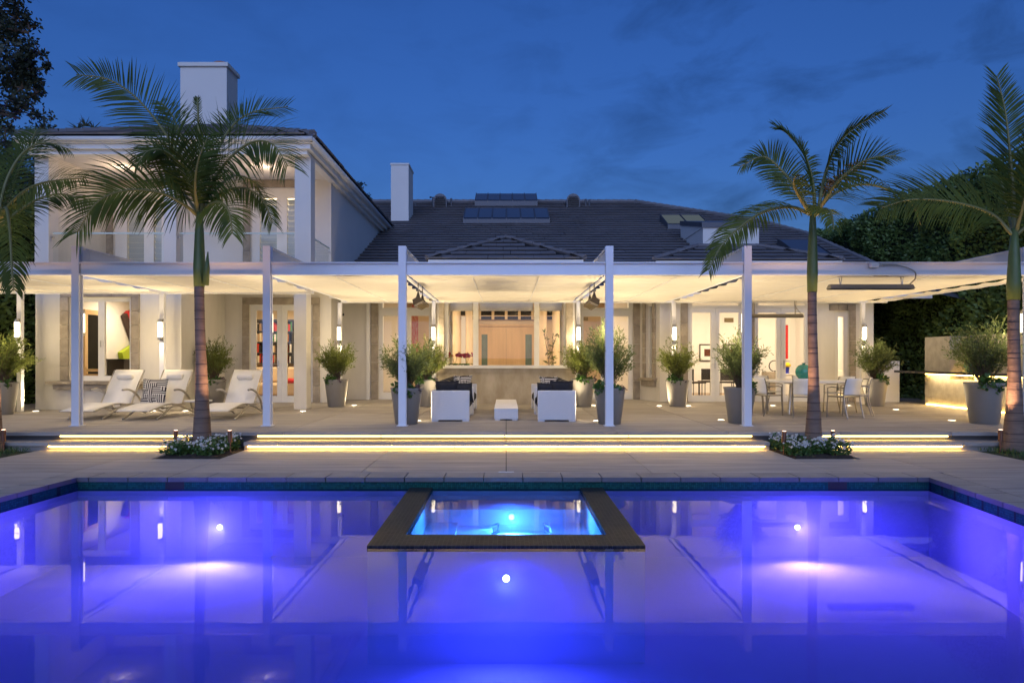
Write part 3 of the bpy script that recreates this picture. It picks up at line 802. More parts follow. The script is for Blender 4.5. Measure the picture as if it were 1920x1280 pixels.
# --- doors and windows
def glazed(name, x0, x1, z0, z1, y, ops, parent=house, depth=0.07, m='trim', T=None, label=None, pane='pane'):
    g = MB(T); wall_open(g, x0, x1, z0, z1, y, y + depth, ops)
    f = g.build(name, M[m], parent, label=label)
    for (xa, xb, za, zb) in ops:
        MB(T).box(xa - 0.004, xb + 0.004, y + depth * 0.45, y + depth * 0.45 + 0.008, za - 0.004, zb + 0.004).build(pane, M['pane'], f)
        b = 0.018
        for (u0, u1, w0, w1) in ((xa, xb, za, za + b), (xa, xb, zb - b, zb), (xa, xa + b, za + b, zb - b), (xb - b, xb, za + b, zb - b)):
            MB(T).box(u0, u1, y - 0.012, y - 0.001, w0, w1).build('bead', M[m], f) if False else None
    return f
def french(x0, x1, z0, zh, y, gx, gz, transom=None, handle=None, name='french_door', T=None):
    """gx: glass spans across, gz: (bottom, top) of the glass; transom: (z0, z1, [spans])"""
    f = glazed(name, x0, x1, z0, zh, y, [(a, b, gz[0], gz[1]) for (a, b) in gx], T=T)
    if transom:
        g = MB(T); wall_open(g, x0, x1, zh + 0.003, transom[1], y - 0.02, y + 0.09, [(a, b, transom[0], transom[1] - 0.05) for (a, b) in transom[2]])
        t = g.build('transom', M['trim'], house)
        for (a, b) in transom[2]: MB(T).box(a, b, y + 0.03, y + 0.038, transom[0], transom[1] - 0.05).build('pane', M['pane'], t)
    if handle is not None:
        MB(T).bbox(handle - 0.02, handle + 0.02, y - 0.012, y - 0.001, z0 + 0.92, z0 + 1.16, 0.003).build('handle_plate', M['steel'], f)
        MB(T).tube([(handle, y - 0.01, z0 + 1.05), (handle, y - 0.06, z0 + 1.05), (handle - 0.11, y - 0.06, z0 + 1.05)], 0.01, 6).build('handle', M['steel'], f)
    # meeting line of the leaves
    xm = (x0 + x1) / 2
    MB(T).box(xm - 0.006, xm + 0.006, y - 0.014, y - 0.001, z0 + 0.02, zh - 0.02).build('astragal', M['trim'], f)
    return f
y = WF + 0.10
f = glazed('window', -10.43, -8.94, 0.95, 2.94, y, [(X(150, y), X(184, y), 1.06, 2.84), (X(196, y), X(243, y), 1.06, 2.84)])
MB().tube([(X(190, y), y - 0.03, 1.75), (X(190, y), y - 0.03, 1.9)], 0.012, 6).build('handle', M['steel'], f)
y = WB + 0.08
french(D2[0], D2[1], TZ, D2[3], y, [(X(480, y), X(519.5, y)), (X(538, y), X(575, y))], (Z(742, y), Z(582, y)), handle=X(522, y))
y = MY + 0.08
tz = (Z(577, y), DZ)
french(D3[0], D3[1], TZ, Z(581, y), y, [(X(718, y), X(748, y)), (X(770, y), X(804, y))], (Z(735, y), Z(592, y)), (tz[0], tz[1], [(X(718, y), X(748, y)), (X(762, y), X(804, y))]), handle=X(757, y))
french(D4[0], D4[1], TZ, Z(581, y), y, [(X(1094, y), X(1127, y)), (X(1150, y), X(1178, y))], (Z(735, y), Z(593, y)), (tz[0], tz[1], [(X(1094, y), X(1137, y)), (X(1150, y), X(1178, y))]), handle=X(1140, y))
y = RF + 0.08
tz = (Z(573, y), DZ)
french(D5[0], D5[1], TZ, Z(577, y), y, [(X(1297.5, y), X(1333, y)), (X(1349, y), X(1385, y))], (Z(741, y), Z(586, y)), (tz[0], tz[1], [(X(1297.5, y), X(1385, y))]), handle=X(1341, y))
french(D6[0], D6[1], TZ, Z(577, y), y, [(X(1421.5, y), X(1456, y)), (X(1473, y), X(1508, y))], (Z(741, y), Z(586, y)), (tz[0], tz[1], [(X(1421.5, y), X(1508, y))]), handle=X(1470, y))
glazed('side_door', D7[0], D7[1], TZ, D7Z, y, [(X(1571, y), X(1582, y), Z(741, y), Z(594, y))])
glazed('window', 0.42, 0.82, 0.92, 3.05, 0.07, [(0.50, 0.74, 1.0, 2.97)], T=TS)
y = BY + 0.08
sp = [(X(840.5, y), X(887, y)), (X(897, y), X(1001.5, y)), (X(1011, y), X(1057, y))]
bwz = (Z(689.5, y), 3.35)
f = glazed('window', X(834, y), X(1060, y), bwz[0] - 0.0, bwz[1], y, [(a, b, Z(688, y) + 0.02, 3.28) for (a, b) in sp])
MB().box(X(831, BY), X(1063, BY), BY - 0.12, BY + 0.08, 1.212, 1.29).build('window_sill', M['trim'], house)
for (a, b) in sp:
    MB().box(a + 0.02, b - 0.02, BY + 0.30, BY + 0.32, Z(583, BY + 0.3), 3.32).build('roller_blind', M['blind'], house)
for (ux, spans) in ((UD1, [(487, 519), (538, 553)]), (UD2, [(238, 270), (288, 303)])):
    y = WB + 0.08
    f = glazed('balcony_door', ux[0], ux[1], UPF, UZ, y, [(X(a, y), X(b, y), UPF + 0.22, Z(371, y)) for (a, b) in spans])
    for (a, b) in spans:
        for k in range(14):
            z0 = UPF + 0.24 + k * (Z(371, y) - UPF - 0.26) / 14
            MB().add([(X(a, y), y + 0.11, z0), (X(b, y), y + 0.11, z0), (X(b, y), y + 0.06, z0 + 0.135), (X(a, y), y + 0.06, z0 + 0.135)], [(0, 1, 2, 3)]).build('louvre', M['louvre'], f)
# --- glass balcony railings
def railing(x0, x1, y0, y1):
    rl = MB().box(min(x0, x1), max(x0, x1) + 0.001, min(y0, y1) - 0.012, max(y0, y1) + 0.012, UPF + 0.93, UPF + 0.965).build('balcony_railing', M['rail_edge'], house)
    MB().box(min(x0, x1), max(x0, x1) + 0.001, min(y0, y1) - 0.006, max(y0, y1) + 0.006, UPF + 0.04, UPF + 0.929).build('glass_panel', M['rail_glass'], rl)
    MB().box(min(x0, x1), max(x0, x1) + 0.001, min(y0, y1) - 0.012, max(y0, y1) + 0.012, UPF + 0.012, UPF + 0.039).build('bottom_rail', M['trim'], rl)
    for (px_, py_) in ((x0, y0), (x1, y1)):
        MB().box(px_ - 0.02, px_ + 0.02, py_ - 0.03, py_ + 0.03, UPF + 0.82, UPF + 0.87).build('clamp', M['steel'], rl)
railing(X(92, 16.4) + 0.03, X(308, 16.4) - 0.03, 16.5, 16.5)
railing(X(331, 16.4) + 0.03, X(553, 16.4) - 0.03, 16.5, 16.5)
railing(-4.86, -4.87, 16.76, WB - 0.02)
# --- recessed balcony downlights
for (px_, py_) in ((229, 312), (500, 311), (110, 312)):
    d = 17.45; x = X(px_, d)
    f = MB().lathe([(0.085, -0.006), (0.085, 0.0)], (x, d, CEI - 0.001)).build('downlight', M['trim'], house)
    MB().lathe([(0.06, -0.004), (0.06, 0.0)], (x, d, CEI - 0.008)).build('lens', M['e_down'], f)
    lamp('POINT', (x, d, CEI - 0.35), 7.0, (1.0, 0.71, 0.48), house, radius=0.1)
# ------------------------------------------------------------------ roofs
def tiles(parent, corner, u, v, inside, umax, vmax, tw=0.40, th=0.42, seed=0, name='roof_tiles'):
    rr = random.Random(seed); g = MB()
    u = Vector(u).normalized(); v = Vector(v).normalized(); nrm = u.cross(v).normalized()
    if nrm.z < 0: nrm = -nrm
    c0 = Vector(corner)
    for j in range(int(vmax / th) + 1):
        for i in range(-1, int(umax / tw) + 1):
            uu = (i + 0.5 * (j % 2)) * tw + rr.uniform(-0.006, 0.006); vv = j * th
            if not inside(uu + tw / 2, vv + th / 2): continue
            h = 0.072 + rr.uniform(-0.008, 0.010); k = rr.uniform(-0.006, 0.006)
            p = [c0 + u * (uu + 0.004) + v * (vv - 0.03 + k), c0 + u * (uu + tw - 0.004) + v * (vv - 0.03 + k), c0 + u * (uu + tw - 0.004) + v * (vv + th), c0 + u * (uu + 0.004) + v * (vv + th)]
            t = [p[0] + nrm * h, p[1] + nrm * (h + k), p[2] + nrm * 0.012, p[3] + nrm * 0.012]
            g.add([tuple(q) for q in t + [p[0] + nrm * 0.034 + v * 0.012, p[1] + nrm * 0.034 + v * 0.012]], [(0, 1, 2, 3), (4, 5, 1, 0), (4, 0, 3), (5, 2, 1)])
    return g.build(name, M['roof'], parent, kind='stuff')
def ridge(parent, a, b, r=0.10, step=0.36):
    a, b = Vector(a), Vector(b); L = (b - a).length; n = max(1, int(L / step)); g = MB()
    for i in range(n):
        p = a + (b - a) * (i / n); q = a + (b - a) * ((i + 1.12) / n)
        g.tube([tuple(p), tuple(q)], [r * 1.18, r * 0.92], 7)
    return g.build('ridge_tiles', M['roof'], parent, kind='stuff')
def roof_plane(parent, pts, name='roof_deck'): return MB().poly(pts).build(name, M['roof_dark'], parent)
S = 0.40
def zr(d): return 3.35 + S * (d - 18.8)
EY = 18.6
# main roof: front plane
front = [(-4.82, EY), (11.6, EY), (11.5, 21.9), (11.3, 25.8), (10.4, 28.2), (6.2, 32.8), (-9.0, 32.8), (-9.0, 27.0), (-4.82, 27.0)]
roof = MB().poly([(x, d, zr(d)) for (x, d) in front]).build('roof', M['roof_dark'], house, label='large dark tiled main roof with skylights')
def inpoly(pts):
    def f(x, y):
        c = False; n = len(pts)
        for i in range(n):
            x0, y0 = pts[i]; x1, y1 = pts[(i + 1) % n]
            if (y0 > y) != (y1 > y) and x < (x1 - x0) * (y - y0) / (y1 - y0) + x0: c = not c
        return c
    return f
vl = Vector((0, 1, S)); vlen = vl.length
ip = inpoly(front)
tiles(roof, (-9.0, EY, zr(EY)), (1, 0, 0), (0, 1, S), lambda a, b: ip(-9 + a, EY + b / vlen), 20.6, (32.8 - EY) * vlen, seed=1)
hips = [(6.2, 32.8), (10.4, 28.2), (11.3, 25.8), (11.5, 21.9), (11.6, EY)]
for (p, q) in zip(hips, hips[1:]):
    ridge(roof, (*p, zr(p[1]) + 0.03), (*q, zr(q[1]) + 0.03))
    MB().quad((*p, zr(p[1])), (*q, zr(q[1])), (q[0] + 3.2, q[1], zr(q[1]) - 3.4 if q[1] > 24 else 1.6 + zr(q[1]) * 0.3), (p[0] + 3.2, p[1] + 1.0, zr(p[1]) - 3.4 if p[1] > 24 else 1.6 + zr(p[1]) * 0.3)).build('roof_deck', M['roof'], roof)
ridge(roof, (-9.0, 32.8, zr(32.8) + 0.03), (6.2, 32.8, zr(32.8) + 0.03))
MB().quad((-9, 32.8, zr(32.8)), (6.2, 32.8, zr(32.8)), (9, 40, 5.6), (-9, 40, 5.6)).build('roof_deck', M['roof'], roof)
MB().box(WGX1, 11.6, EY - 0.02, EY + 0.1, zr(EY) - 0.16, zr(EY) - 0.01).build('fascia', M['trim'], house)
MB().box(WGX1, 3.9, EY + 0.1, MY, zr(EY) - 0.05, zr(EY) - 0.02).build('soffit', M['trim'], house) if False else None
def hip_roof(x0, x1, y0, z0, pitch, ydepth, xr0, xr1, seed, label):
    """small hipped roof facing the pool, its ridge running back into the main roof"""
    d0 = min(xr0 - x0, x1 - xr1) ; za = z0 + pitch * (xr0 - x0); ya = y0 + (xr0 - x0)
    if xr1 - xr0 > 0.05:
        pf = [(x0, y0), (x1, y0), (xr1, ya), (xr0, ya)]
    else: pf = [(x0, y0), (x1, y0), (xr0, ya)]
    rf = MB().poly([(p[0], p[1], z0 if p[1] == y0 else za) for p in pf]).build('roof', M['roof_dark'], house, label=label)
    yb = ydepth
    MB().poly([(x0, yb, z0), (x0, y0, z0), (xr0, ya, za), (xr0, yb, za)]).build('roof_deck', M['roof'], rf)
    MB().poly([(x1, y0, z0), (x1, yb, z0), (xr1, yb, za), (xr1, ya, za)]).build('roof_deck', M['roof'], rf)
    if xr1 - xr0 > 0.05: MB().poly([(xr0, ya, za), (xr1, ya, za), (xr1, yb, za), (xr0, yb, za)]).build('roof_deck', M['roof'], rf)
    ipf = inpoly(pf); vv = Vector((0, 1, pitch)); ln = vv.length
    tiles(rf, (x0, y0, z0), (1, 0, 0), vv, lambda a, b: ipf(x0 + a, y0 + b / ln), x1 - x0, (ya - y0) * ln, seed=seed)
    # side planes
    vs = Vector((1, 0, pitch)); ps = [(x0, y0), (xr0, ya), (xr0, yb), (x0, yb)]; i2 = inpoly(ps)
    tiles(rf, (x0, y0, z0), (0, 1, 0), vs, lambda a, b: i2(x0 + b / ln, y0 + a), yb - y0, (xr0 - x0) * ln, seed=seed + 1)
    vs = Vector((-1, 0, pitch)); ps2 = [(x1, y0), (xr1, ya), (xr1, yb), (x1, yb)]; i3 = inpoly(ps2)
    tiles(rf, (x1, y0, z0), (0, 1, 0), vs, lambda a, b: i3(x1 - b / ln, y0 + a), yb - y0, (x1 - xr1) * ln, seed=seed + 2)
    ridge(rf, (x0, y0, z0 + 0.06), (xr0, ya, za + 0.05), 0.062); ridge(rf, (x1, y0, z0 + 0.06), (xr1, ya, za + 0.05), 0.062)
    if xr1 - xr0 > 0.05: ridge(rf, (xr0, ya, za + 0.04), (xr1, ya, za + 0.04), 0.062)
    MB().box(x0 + 0.05, x1 - 0.05, y0 - 0.03, y0 + 0.08, z0 - 0.12, z0 - 0.005).build('fascia', M['trim'], house)
    MB().box(x0 + 0.05, x1 - 0.05, y0 + 0.08, y0 + 0.4, z0 - 0.1, z0 - 0.05).build('soffit', M['trim'], house)
hip_roof(-2.08, 2.06, 17.8, Z(487, 17.8), 0.44, 22.4, -0.01, -0.01, 11, 'small hipped tile roof over the centre bay')
hip_roof(3.9, 8.9, 18.0, Z(489, 18.0), 0.385, 21.8, 5.5, 7.2, 21, 'small hipped tile roof over the right wing')
# left wing hip roof
EZ = 6.66; pt = 0.39; xm = (FX0 + FX1) / 2; ya = FY + (FX1 - FX0) / 2; za = EZ + pt * (FX1 - FX0) / 2
rf = MB().poly([(FX0, FY - 0.04, EZ), (FX1, FY - 0.04, EZ), (xm, ya, za)]).build('roof', M['roof_dark'], house, label='dark tiled hipped roof over the two-storey wing')
MB().poly([(FX1 + 0.02, FY, EZ), (FX1 + 0.02, 27, EZ), (xm, 27, za), (xm, ya, za)]).build('roof_deck', M['roof'], rf)
MB().poly([(FX0, 27, EZ), (FX0, FY, EZ), (xm, ya, za), (xm, 27, za)]).build('roof_deck', M['roof'], rf)
i4 = inpoly([(FX0, FY), (FX1, FY), (xm, ya)]); ln = math.sqrt(1 + pt * pt)
tiles(rf, (FX0, FY - 0.05, EZ), (1, 0, 0), (0, 1, pt), lambda a, b: i4(FX0 + a, FY + b / ln + 0.05), FX1 - FX0, (ya - FY) * ln, seed=31)
i5 = inpoly([(FX1, FY), (xm, ya), (xm, 27), (FX1, 27)])
tiles(rf, (FX1 + 0.02, FY, EZ), (0, 1, 0), (-1, 0, pt), lambda a, b: i5(FX1 - b / ln, FY + a), 27 - FY, (FX1 - xm) * ln, seed=32)
ridge(rf, (FX0, FY, EZ + 0.05), (xm, ya, za + 0.04)); ridge(rf, (FX1, FY, EZ + 0.05), (xm, ya, za + 0.04)); ridge(rf, (xm, ya, za + 0.04), (xm, 27, za + 0.04))
# chimneys
d = 21.0
ch = MB().box(X(338, d), X(425, d), d, d + 0.85, 7.0, Z(126, d)).build('chimney', M['stucco_up'], house, label='broad white chimney on the two-storey wing')
MB().bbox(X(338, d) - 0.06, X(425, d) + 0.06, d - 0.06, d + 0.91, Z(126, d) + 0.003, Z(118, d), 0.01).build('chimney_cap', M['stucco_up'], ch)
MB().lathe([(0.28, 0), (0.26, 0.12), (0.1, 0.16)], (X(406, d), d + 0.4, Z(118, d)), 14).build('flue_pot', M['clay'], ch)
d = 28.1
ch = MB().box(X(733, d), X(766, d), d, d + 1.35, 6.6, Z(310, d)).build('chimney', M['stucco_up'], house, label='slender white chimney on the main roof')
MB().bbox(X(733, d) - 0.03, X(766, d) + 0.03, d - 0.03, d + 1.38, Z(310, d) + 0.003, Z(306, d), 0.01).build('chimney_cap', M['stucco_up'], ch)
# low white dormer box with dark sloping lid
d = 22.4; x0, x1 = X(1318, d), X(1423, d); zt = Z(427, d)
dm = MB().box(x0, x1, d, 25.2, 4.6, zt).build('dormer', M['stucco_up'], house)
MB().add([(x0 - 0.05, d - 0.06, zt + 0.004), (x1 + 0.05, d - 0.06, zt + 0.004), (x1 + 0.05, 25.2, zt + 0.62), (x0 - 0.05, 25.2, zt + 0.62), (x0 - 0.05, d - 0.06, zt + 0.17), (x1 + 0.05, d - 0.06, zt + 0.17), (x1 + 0.05, 25.2, zt + 0.78), (x0 - 0.05, 25.2, zt + 0.78)],
     [(3, 2, 1, 0), (4, 5, 6, 7), (0, 1, 5, 4), (1, 2, 6, 5), (2, 3, 7, 6), (3, 0, 4, 7)]).build('dormer_lid', M['metal_dark'], dm)
MB().add([(x0 - 0.02, d, zt), (x0 - 0.02, 25.2, zt), (x0 - 0.02, 25.2, zt + 0.62)], [(0, 1, 2)]).build('dormer_side', M['stucco_up'], dm)
# skylights
def skylight(x0, x1, d0, d1, n, up, m='metal_dark', pane='pane_sky'):
    b = MB()
    q = [(x0, d0), (x1, d0), (x1, d1), (x0, d1)]
    vs = [(x, d, zr(d) - 0.05) for (x, d) in q] + [(x, d, zr(d) + up + (0.0 if d == d0 else 0.12)) for (x, d) in q]
    b.add(vs, [(3, 2, 1, 0), (4, 5, 6, 7), (0, 1, 5, 4), (1, 2, 6, 5), (2, 3, 7, 6), (3, 0, 4, 7)])
    f = b.build('skylight', M[m], house)
    za, zb = vs[4][2], vs[6][2]
    def at(u, v, h): return (x0 + (x1 - x0) * u, d0 + (d1 - d0) * v, za + (zb - za) * v + h)
    for i in range(n):
        a, c = (i + 0.05) / n, (i + 0.95) / n
        MB().quad(at(a, 0.08, 0.02), at(c, 0.08, 0.02), at(c, 0.92, 0.02), at(a, 0.92, 0.02)).build('pane', M[pane], f)
    for i in range(n + 1):
        a = min(max(i / n, 0.004), 0.996)
        MB().add([at(a - 0.006, 0.0, 0.0), at(a + 0.006, 0.0, 0.0), at(a + 0.006, 1, 0.0), at(a - 0.006, 1, 0.0), at(a - 0.004, 0.0, 0.045), at(a + 0.004, 0.0, 0.045), at(a + 0.004, 1, 0.045), at(a - 0.004, 1, 0.045)],
                 [(4, 5, 6, 7), (0, 1, 5, 4), (1, 2, 6, 5), (2, 3, 7, 6), (3, 0, 4, 7)]).build('glazing_bar', M['metal_dark'], f)
    return f
M['pane_sky'] = mat("skylight_glass", (0.07, 0.08, 0.10), 0.35, spec=0.5)
d = 27.6; skylight(X(868, d), X(1031, d), d, 29.4, 6, 0.22)
d = 31.7; skylight(X(890, d), X(1008, d), d, 33.1, 5, 0.25)
d = 26.6; skylight(X(1252, d), X(1330, d), d, 28.0, 2, 0.2, pane='e_sky')
d = 22.2; skylight(X(1496, d), X(1560, d), d, 23.9, 1, 0.12)
# barrel vents with louvres, and little vent pipes
for px_ in (825, 1075):
    d = 31.3; x = X(px_, d); z0 = zr(d) - 0.1; w = 0.31
    prof = [(x + w * math.cos(a), z0 + 0.45 + w * math.sin(a)) for a in [math.pi * k / 12 for k in range(13)]] + [(x - w, z0), (x + w, z0)]
    g = MB(); nn = len(prof)
    g.add([(p[0], d, p[1]) for p in prof] + [(p[0], d + 1.0, p[1]) for p in prof], [tuple(range(nn)), tuple(range(2 * nn - 1, nn - 1, -1))] + [(i, i + nn, (i + 1) % nn + nn, (i + 1) % nn) for i in range(nn)])
    f = g.build('roof_vent', M['metal_dark'], house)
    for k in range(7):
        zz = z0 + 0.12 + k * 0.085; h = zz - (z0 + 0.45)
        ww = w * 0.86 if h < 0 else math.sqrt(max(0.001, (w * 0.86) ** 2 - h * h))
        MB().add([(x - ww, d - 0.004, zz), (x + ww, d - 0.004, zz), (x + ww, d - 0.06, zz - 0.05), (x - ww, d - 0.06, zz - 0.05)], [(0, 1, 2, 3)]).build('vent_slat', M['grey_steel'], f)
for (px_, h) in ((812, 0.5), (846, 0.45), (1105, 0.4), (1098, 0.42), (779, 0.2)):
    d = 31.8; x = X(px_, d)
    MB().tube([(x, d, zr(d) - 0.1), (x, d, zr(d) + h - 0.1), (x - 0.16, d, zr(d) + h - 0.1)] if h >= 0.5 else [(x, d, zr(d) - 0.1), (x, d, zr(d) + h - 0.1)], 0.05, 8).build('vent_pipe', M['metal_dark'], house)

# ------------------------------------------------------------------ rooms behind the glass
def room(x0, x1, y0, y1, z1, wm, walls='lrb', floor=True):
    e = 0.004
    if floor: MB().box(x0, x1, y0, y1, TZ + 0.004, TZ + 0.016).build('room_floor', M['ifloor'], house)
    MB().box(x0, x1, y0, y1, z1, z1 + 0.05).build('room_ceiling', M['iroom'], house)
    if 'l' in walls: MB().box(x0 - 0.1, x0, y0, y1 + 0.1, TZ + 0.017, z1 - 0.002).build('room_wall', M[wm], house)
    if 'r' in walls: MB().box(x1, x1 + 0.1, y0, y1 + 0.1, TZ + 0.017, z1 - 0.002).build('room_wall', M[wm], house)
    if 'b' in walls: MB().box(x0, x1, y1, y1 + 0.1, TZ + 0.017, z1 - 0.002).build('room_wall', M[wm], house)
def ceil_light(x, y, z, power, size, color=(1.0, 0.80, 0.56)):
    f = MB().lathe([(0.07, -0.02), (0.07, 0.0)], (x, y, z - 0.001)).build('ceiling_lamp', M['trim'], house)
    lamp('AREA', (x, y, z - 0.06), power * 0.36, color, house, size=size, aim=(x, y, 0))
room(-10.98, -8.1, WF + T, 20.6, 3.2, 'iwhite'); ceil_light(-9.9, 18.6, 3.2, 75, 0.8)
room(-8.6, -5.1, WB + T, 22.0, 3.2, 'iwarm'); ceil_light(-6.9, 20.3, 3.2, 70, 0.9)
room(-4.56, 4.35, MY + T, 26.0, 3.62, 'iwarm'); ceil_light(-2.6, 21.4, 3.6, 120, 1.4); ceil_light(2.6, 21.4, 3.6, 120, 1.4); ceil_light(0, 24.0, 3.6, 60, 1.0)
MB().box(BX[0] + 0.2, BX[1] - 0.2, BY + T, MY + T, 3.62, 3.67).build('room_ceiling', M['iroom'], house)
MB().box(BX[0] + 0.2, BX[1] - 0.2, BY + T, MY + T, TZ + 0.004, TZ + 0.016).build('room_floor', M['ifloor'], house)
room(4.5, 10.0, RF + T, 23.6, 3.62, 'iwhite'); ceil_light(6.2, 21.3, 3.6, 120, 1.2); ceil_light(8.8, 21.3, 3.6, 120, 1.2)
MB().box(WGX0 + T, WGX1 - T, WB + T + 0.9, WB + T + 1.0, UPF, CEI).build('room_wall', M['iwhite'], house)
for x in (-9.6, -6.6):
    lamp('AREA', (x, WB + T + 0.5, 6.2), 9, WARM2, house, size=0.8, aim=(x, WB + T + 0.5, 0))
# white wall and door strip seen through the left terrace door
MB().box(X(865, 25), X(873, 25), 24.9, 25.0, TZ + 0.02, 3.0).build('room_wall', M['iwhite'], house)
MB().box(-4.5, X(752, 24.6), 24.6, 24.75, TZ + 0.02, 3.6).build('room_wall', M['iwhite'], house)
MB().box(X(1148, 23.5), 4.3, 23.5, 23.6, TZ + 0.02, 3.6).build('room_wall', M['iwhite'], house)
for px_, w in ((856, 0.15), (880, 0.12), (1018, 0.13), (1043, 0.15)):
    MB().lathe([(w * 1.15, 0), (w, 0.08), (w * 0.92, 3.3)], (X(px_, 23.2), 23.2, TZ + 0.02), 20).build('hall_column', M['iwarm'], house, smooth=True)
# timber front door seen across the hall
d = 25.9
fd = MB().box(-1.05, 1.08, d - 0.02, d + 0.05, TZ + 0.02, 2.66).build('front_door', M['maple'], house)
for (a, b) in ((903, 914), (985, 997)):
    MB().box(X(a, d), X(b, d), d - 0.03, d - 0.021, 0.7, Z(627, d)).build('glass_strip', M['green_glass'], fd)
MB().box(-0.006, 0.006, d - 0.024, d - 0.0205, TZ + 0.03, 2.6).build('meeting_line', M['ifloor'], fd)
MB().box(0.0, 0.05, d - 0.05, d - 0.021, 1.02, 1.18).build('lock_plate', M['dark'], fd)
MB().box(-1.15, 1.18, d - 0.06, d - 0.0, 2.68, 2.76).build('door_cornice', M['maple'], fd)
cl = MB().box(-2.1, 2.1, d - 0.03, d, Z(599, d), Z(582, d)).build('clerestory', M['darkroom'], house)
for k in range(9):
    x = -2.0 + 4.0 * k / 8; MB().box(x - 0.05, x + 0.05, d - 0.05, d - 0.031, Z(599, d), Z(582, d)).build('glazing_bar', M['iwarm'], cl)
MB().box(-2.1, 2.1, d - 0.048, d - 0.032, Z(593, d), Z(591.5, d)).build('glazing_bar', M['iwarm'], cl)

# ---- things in the rooms
def picture(name, label, x0, x1, y, z0, z1, frame, art, matw=0.12, cat='picture'):
    t = thing(name, label, cat, ((x0 + x1) / 2, y, z0))
    g = MB(); wall_open(g, x0, x1, z0, z1, y - 0.03, y, [(x0 + 0.035, x1 - 0.035, z0 + 0.035, z1 - 0.035)]); g.build('frame', frame, t)
    MB().box(x0 + 0.034, x1 - 0.034, y - 0.012, y - 0.004, z0 + 0.034, z1 - 0.034).build('mount', M['ivory'], t)
    MB().box(x0 + matw, x1 - matw, y - 0.016, y - 0.0125, z0 + matw, z1 - matw).build('print', art, t)
    return t
d = 23.59
picture('framed_print', 'dark framed print with white mount seen through the left dining room door pane', X(1311, d), X(1346, d), d, Z(677, d), Z(645, d), M['dark'], M['board_art'], 0.17)
picture('framed_print', 'dark framed print half hidden behind the potted shrub beside the dining table', X(1355, d), X(1392, d), d, Z(677, d), Z(645, d), M['dark'], M['board_art'], 0.17)
picture('red_painting', 'tall narrow red painting in the dining room, beside the right palm trunk', X(1466, d), X(1480.5, d), d, Z(676, d), Z(606, d), M['ivory'], M['red'], 0.06)
picture('red_wall_art', 'tall red and cream brush artwork behind the left terrace door', X(770, 25.9), X(786, 25.9), 25.95, 0.9, 3.55, M['iwarm'], M['zigzag'], 0.04, 'artwork')
tag(MB().box(X(1358, d), X(1375, d), d - 0.02, d, Z(604, d), Z(596, d)).build('air_vent', M['bronze']), 'small brown air grille high on the dining room wall', 'vent')
tag(MB().box(X(1091, 25.9), X(1103, 25.9), 25.98, 25.995, Z(601, 25.9), Z(594, 25.9)).build('air_vent', M['bronze']), 'small brown air grille high on the hall wall behind the right terrace door', 'vent')
def ind_chair(x, y, rz, label):
    t = thing('indoor_chair', label, 'chair', (x, y, TZ + 0.016), 'dark chairs in the dining room')
    z = TZ + 0.016
    MB().bbox(x - 0.22, x + 0.22, y - 0.22, y + 0.22, z + 0.42, z + 0.47, 0.01).build('seat', M['dark'], t)
    MB().bbox(x - 0.22, x + 0.22, y + 0.19, y + 0.22, z + 0.5, z + 0.86, 0.008).build('backrest', M['dark'], t)
    for sx in (-1, 1):
        for sy in (-1, 1):
            MB().tube([(x + 0.19 * sx, y + 0.19 * sy, z), (x + 0.19 * sx, y + 0.19 * sy, z + (0.42 if sy < 0 else 0.86))], 0.014, 6).build('leg', M['dark'], t)
    t.rotation_euler = (0, 0, rz)
ind_chair(X(1306, 21.3), 21.3, R(100), 'dark indoor dining chair turned sideways behind the left pane of the dining room door')
ind_chair(X(1324, 22.2), 22.2, R(180), 'dark indoor dining chair with square back, below the first framed print')
ind_chair(X(1362, 21.6), 21.6, R(170), 'dark indoor dining chair behind the front right potted shrub')
# sideboard with ring sculpture
d = 23.0
sbd = thing('sideboard', 'low pale sideboard inside the dining room', 'sideboard', (X(1440, d), d, TZ + 0.016))
MB().bbox(X(1432, d), X(1462, d), d - 0.2, d + 0.2, TZ + 0.08, Z(697, d), 0.01).build('cabinet', M['stone'], sbd)
MB().box(X(1434, d), X(1460, d), d - 0.16, d + 0.16, TZ + 0.017, TZ + 0.08).build('plinth', M['dark'], sbd)
g = MB(); cx = X(1452, d); zc = Z(697, d) + 0.2
g.tube([(cx + 0.18 * math.cos(a), d, zc + 0.18 * math.sin(a)) for a in [2 * math.pi * k / 20 for k in range(21)]], 0.018, 6)
tag(g.build('ring_sculpture', M['dark']), 'dark ring sculpture on the pale sideboard', 'sculpture')
# yellow-and-blue figurine
d = 22.5; x = X(1476, d)
fg = thing('glass_ornament', 'small yellow and blue ornament inside, left of the right palm trunk', 'ornament', (x, d, Z(700, d)))
MB().lathe([(0.09, 0), (0.05, 0.04), (0.07, 0.22)], (x, d, Z(700, d)), 12).build('base', mat("cobalt", (0.02, 0.03, 0.3), 0.3), fg)
MB().lathe([(0.1, 0.22), (0.12, 0.28), (0.05, 0.36)], (x, d, Z(700, d)), 12).build('top', M['yellow'], fg)
pd = thing('pedestal', 'pale pedestal under the yellow and blue ornament', 'pedestal', (x, d, TZ + 0.016))
MB().bbox(x - 0.15, x + 0.15, d - 0.15, d + 0.15, TZ + 0.017, Z(700, d) - 0.04, 0.01).build('block', M['iwhite'], pd)
MB().bbox(x - 0.17, x + 0.17, d - 0.17, d + 0.17, Z(700, d) - 0.038, Z(700, d) - 0.001, 0.008).build('slab', M['iwhite'], pd)
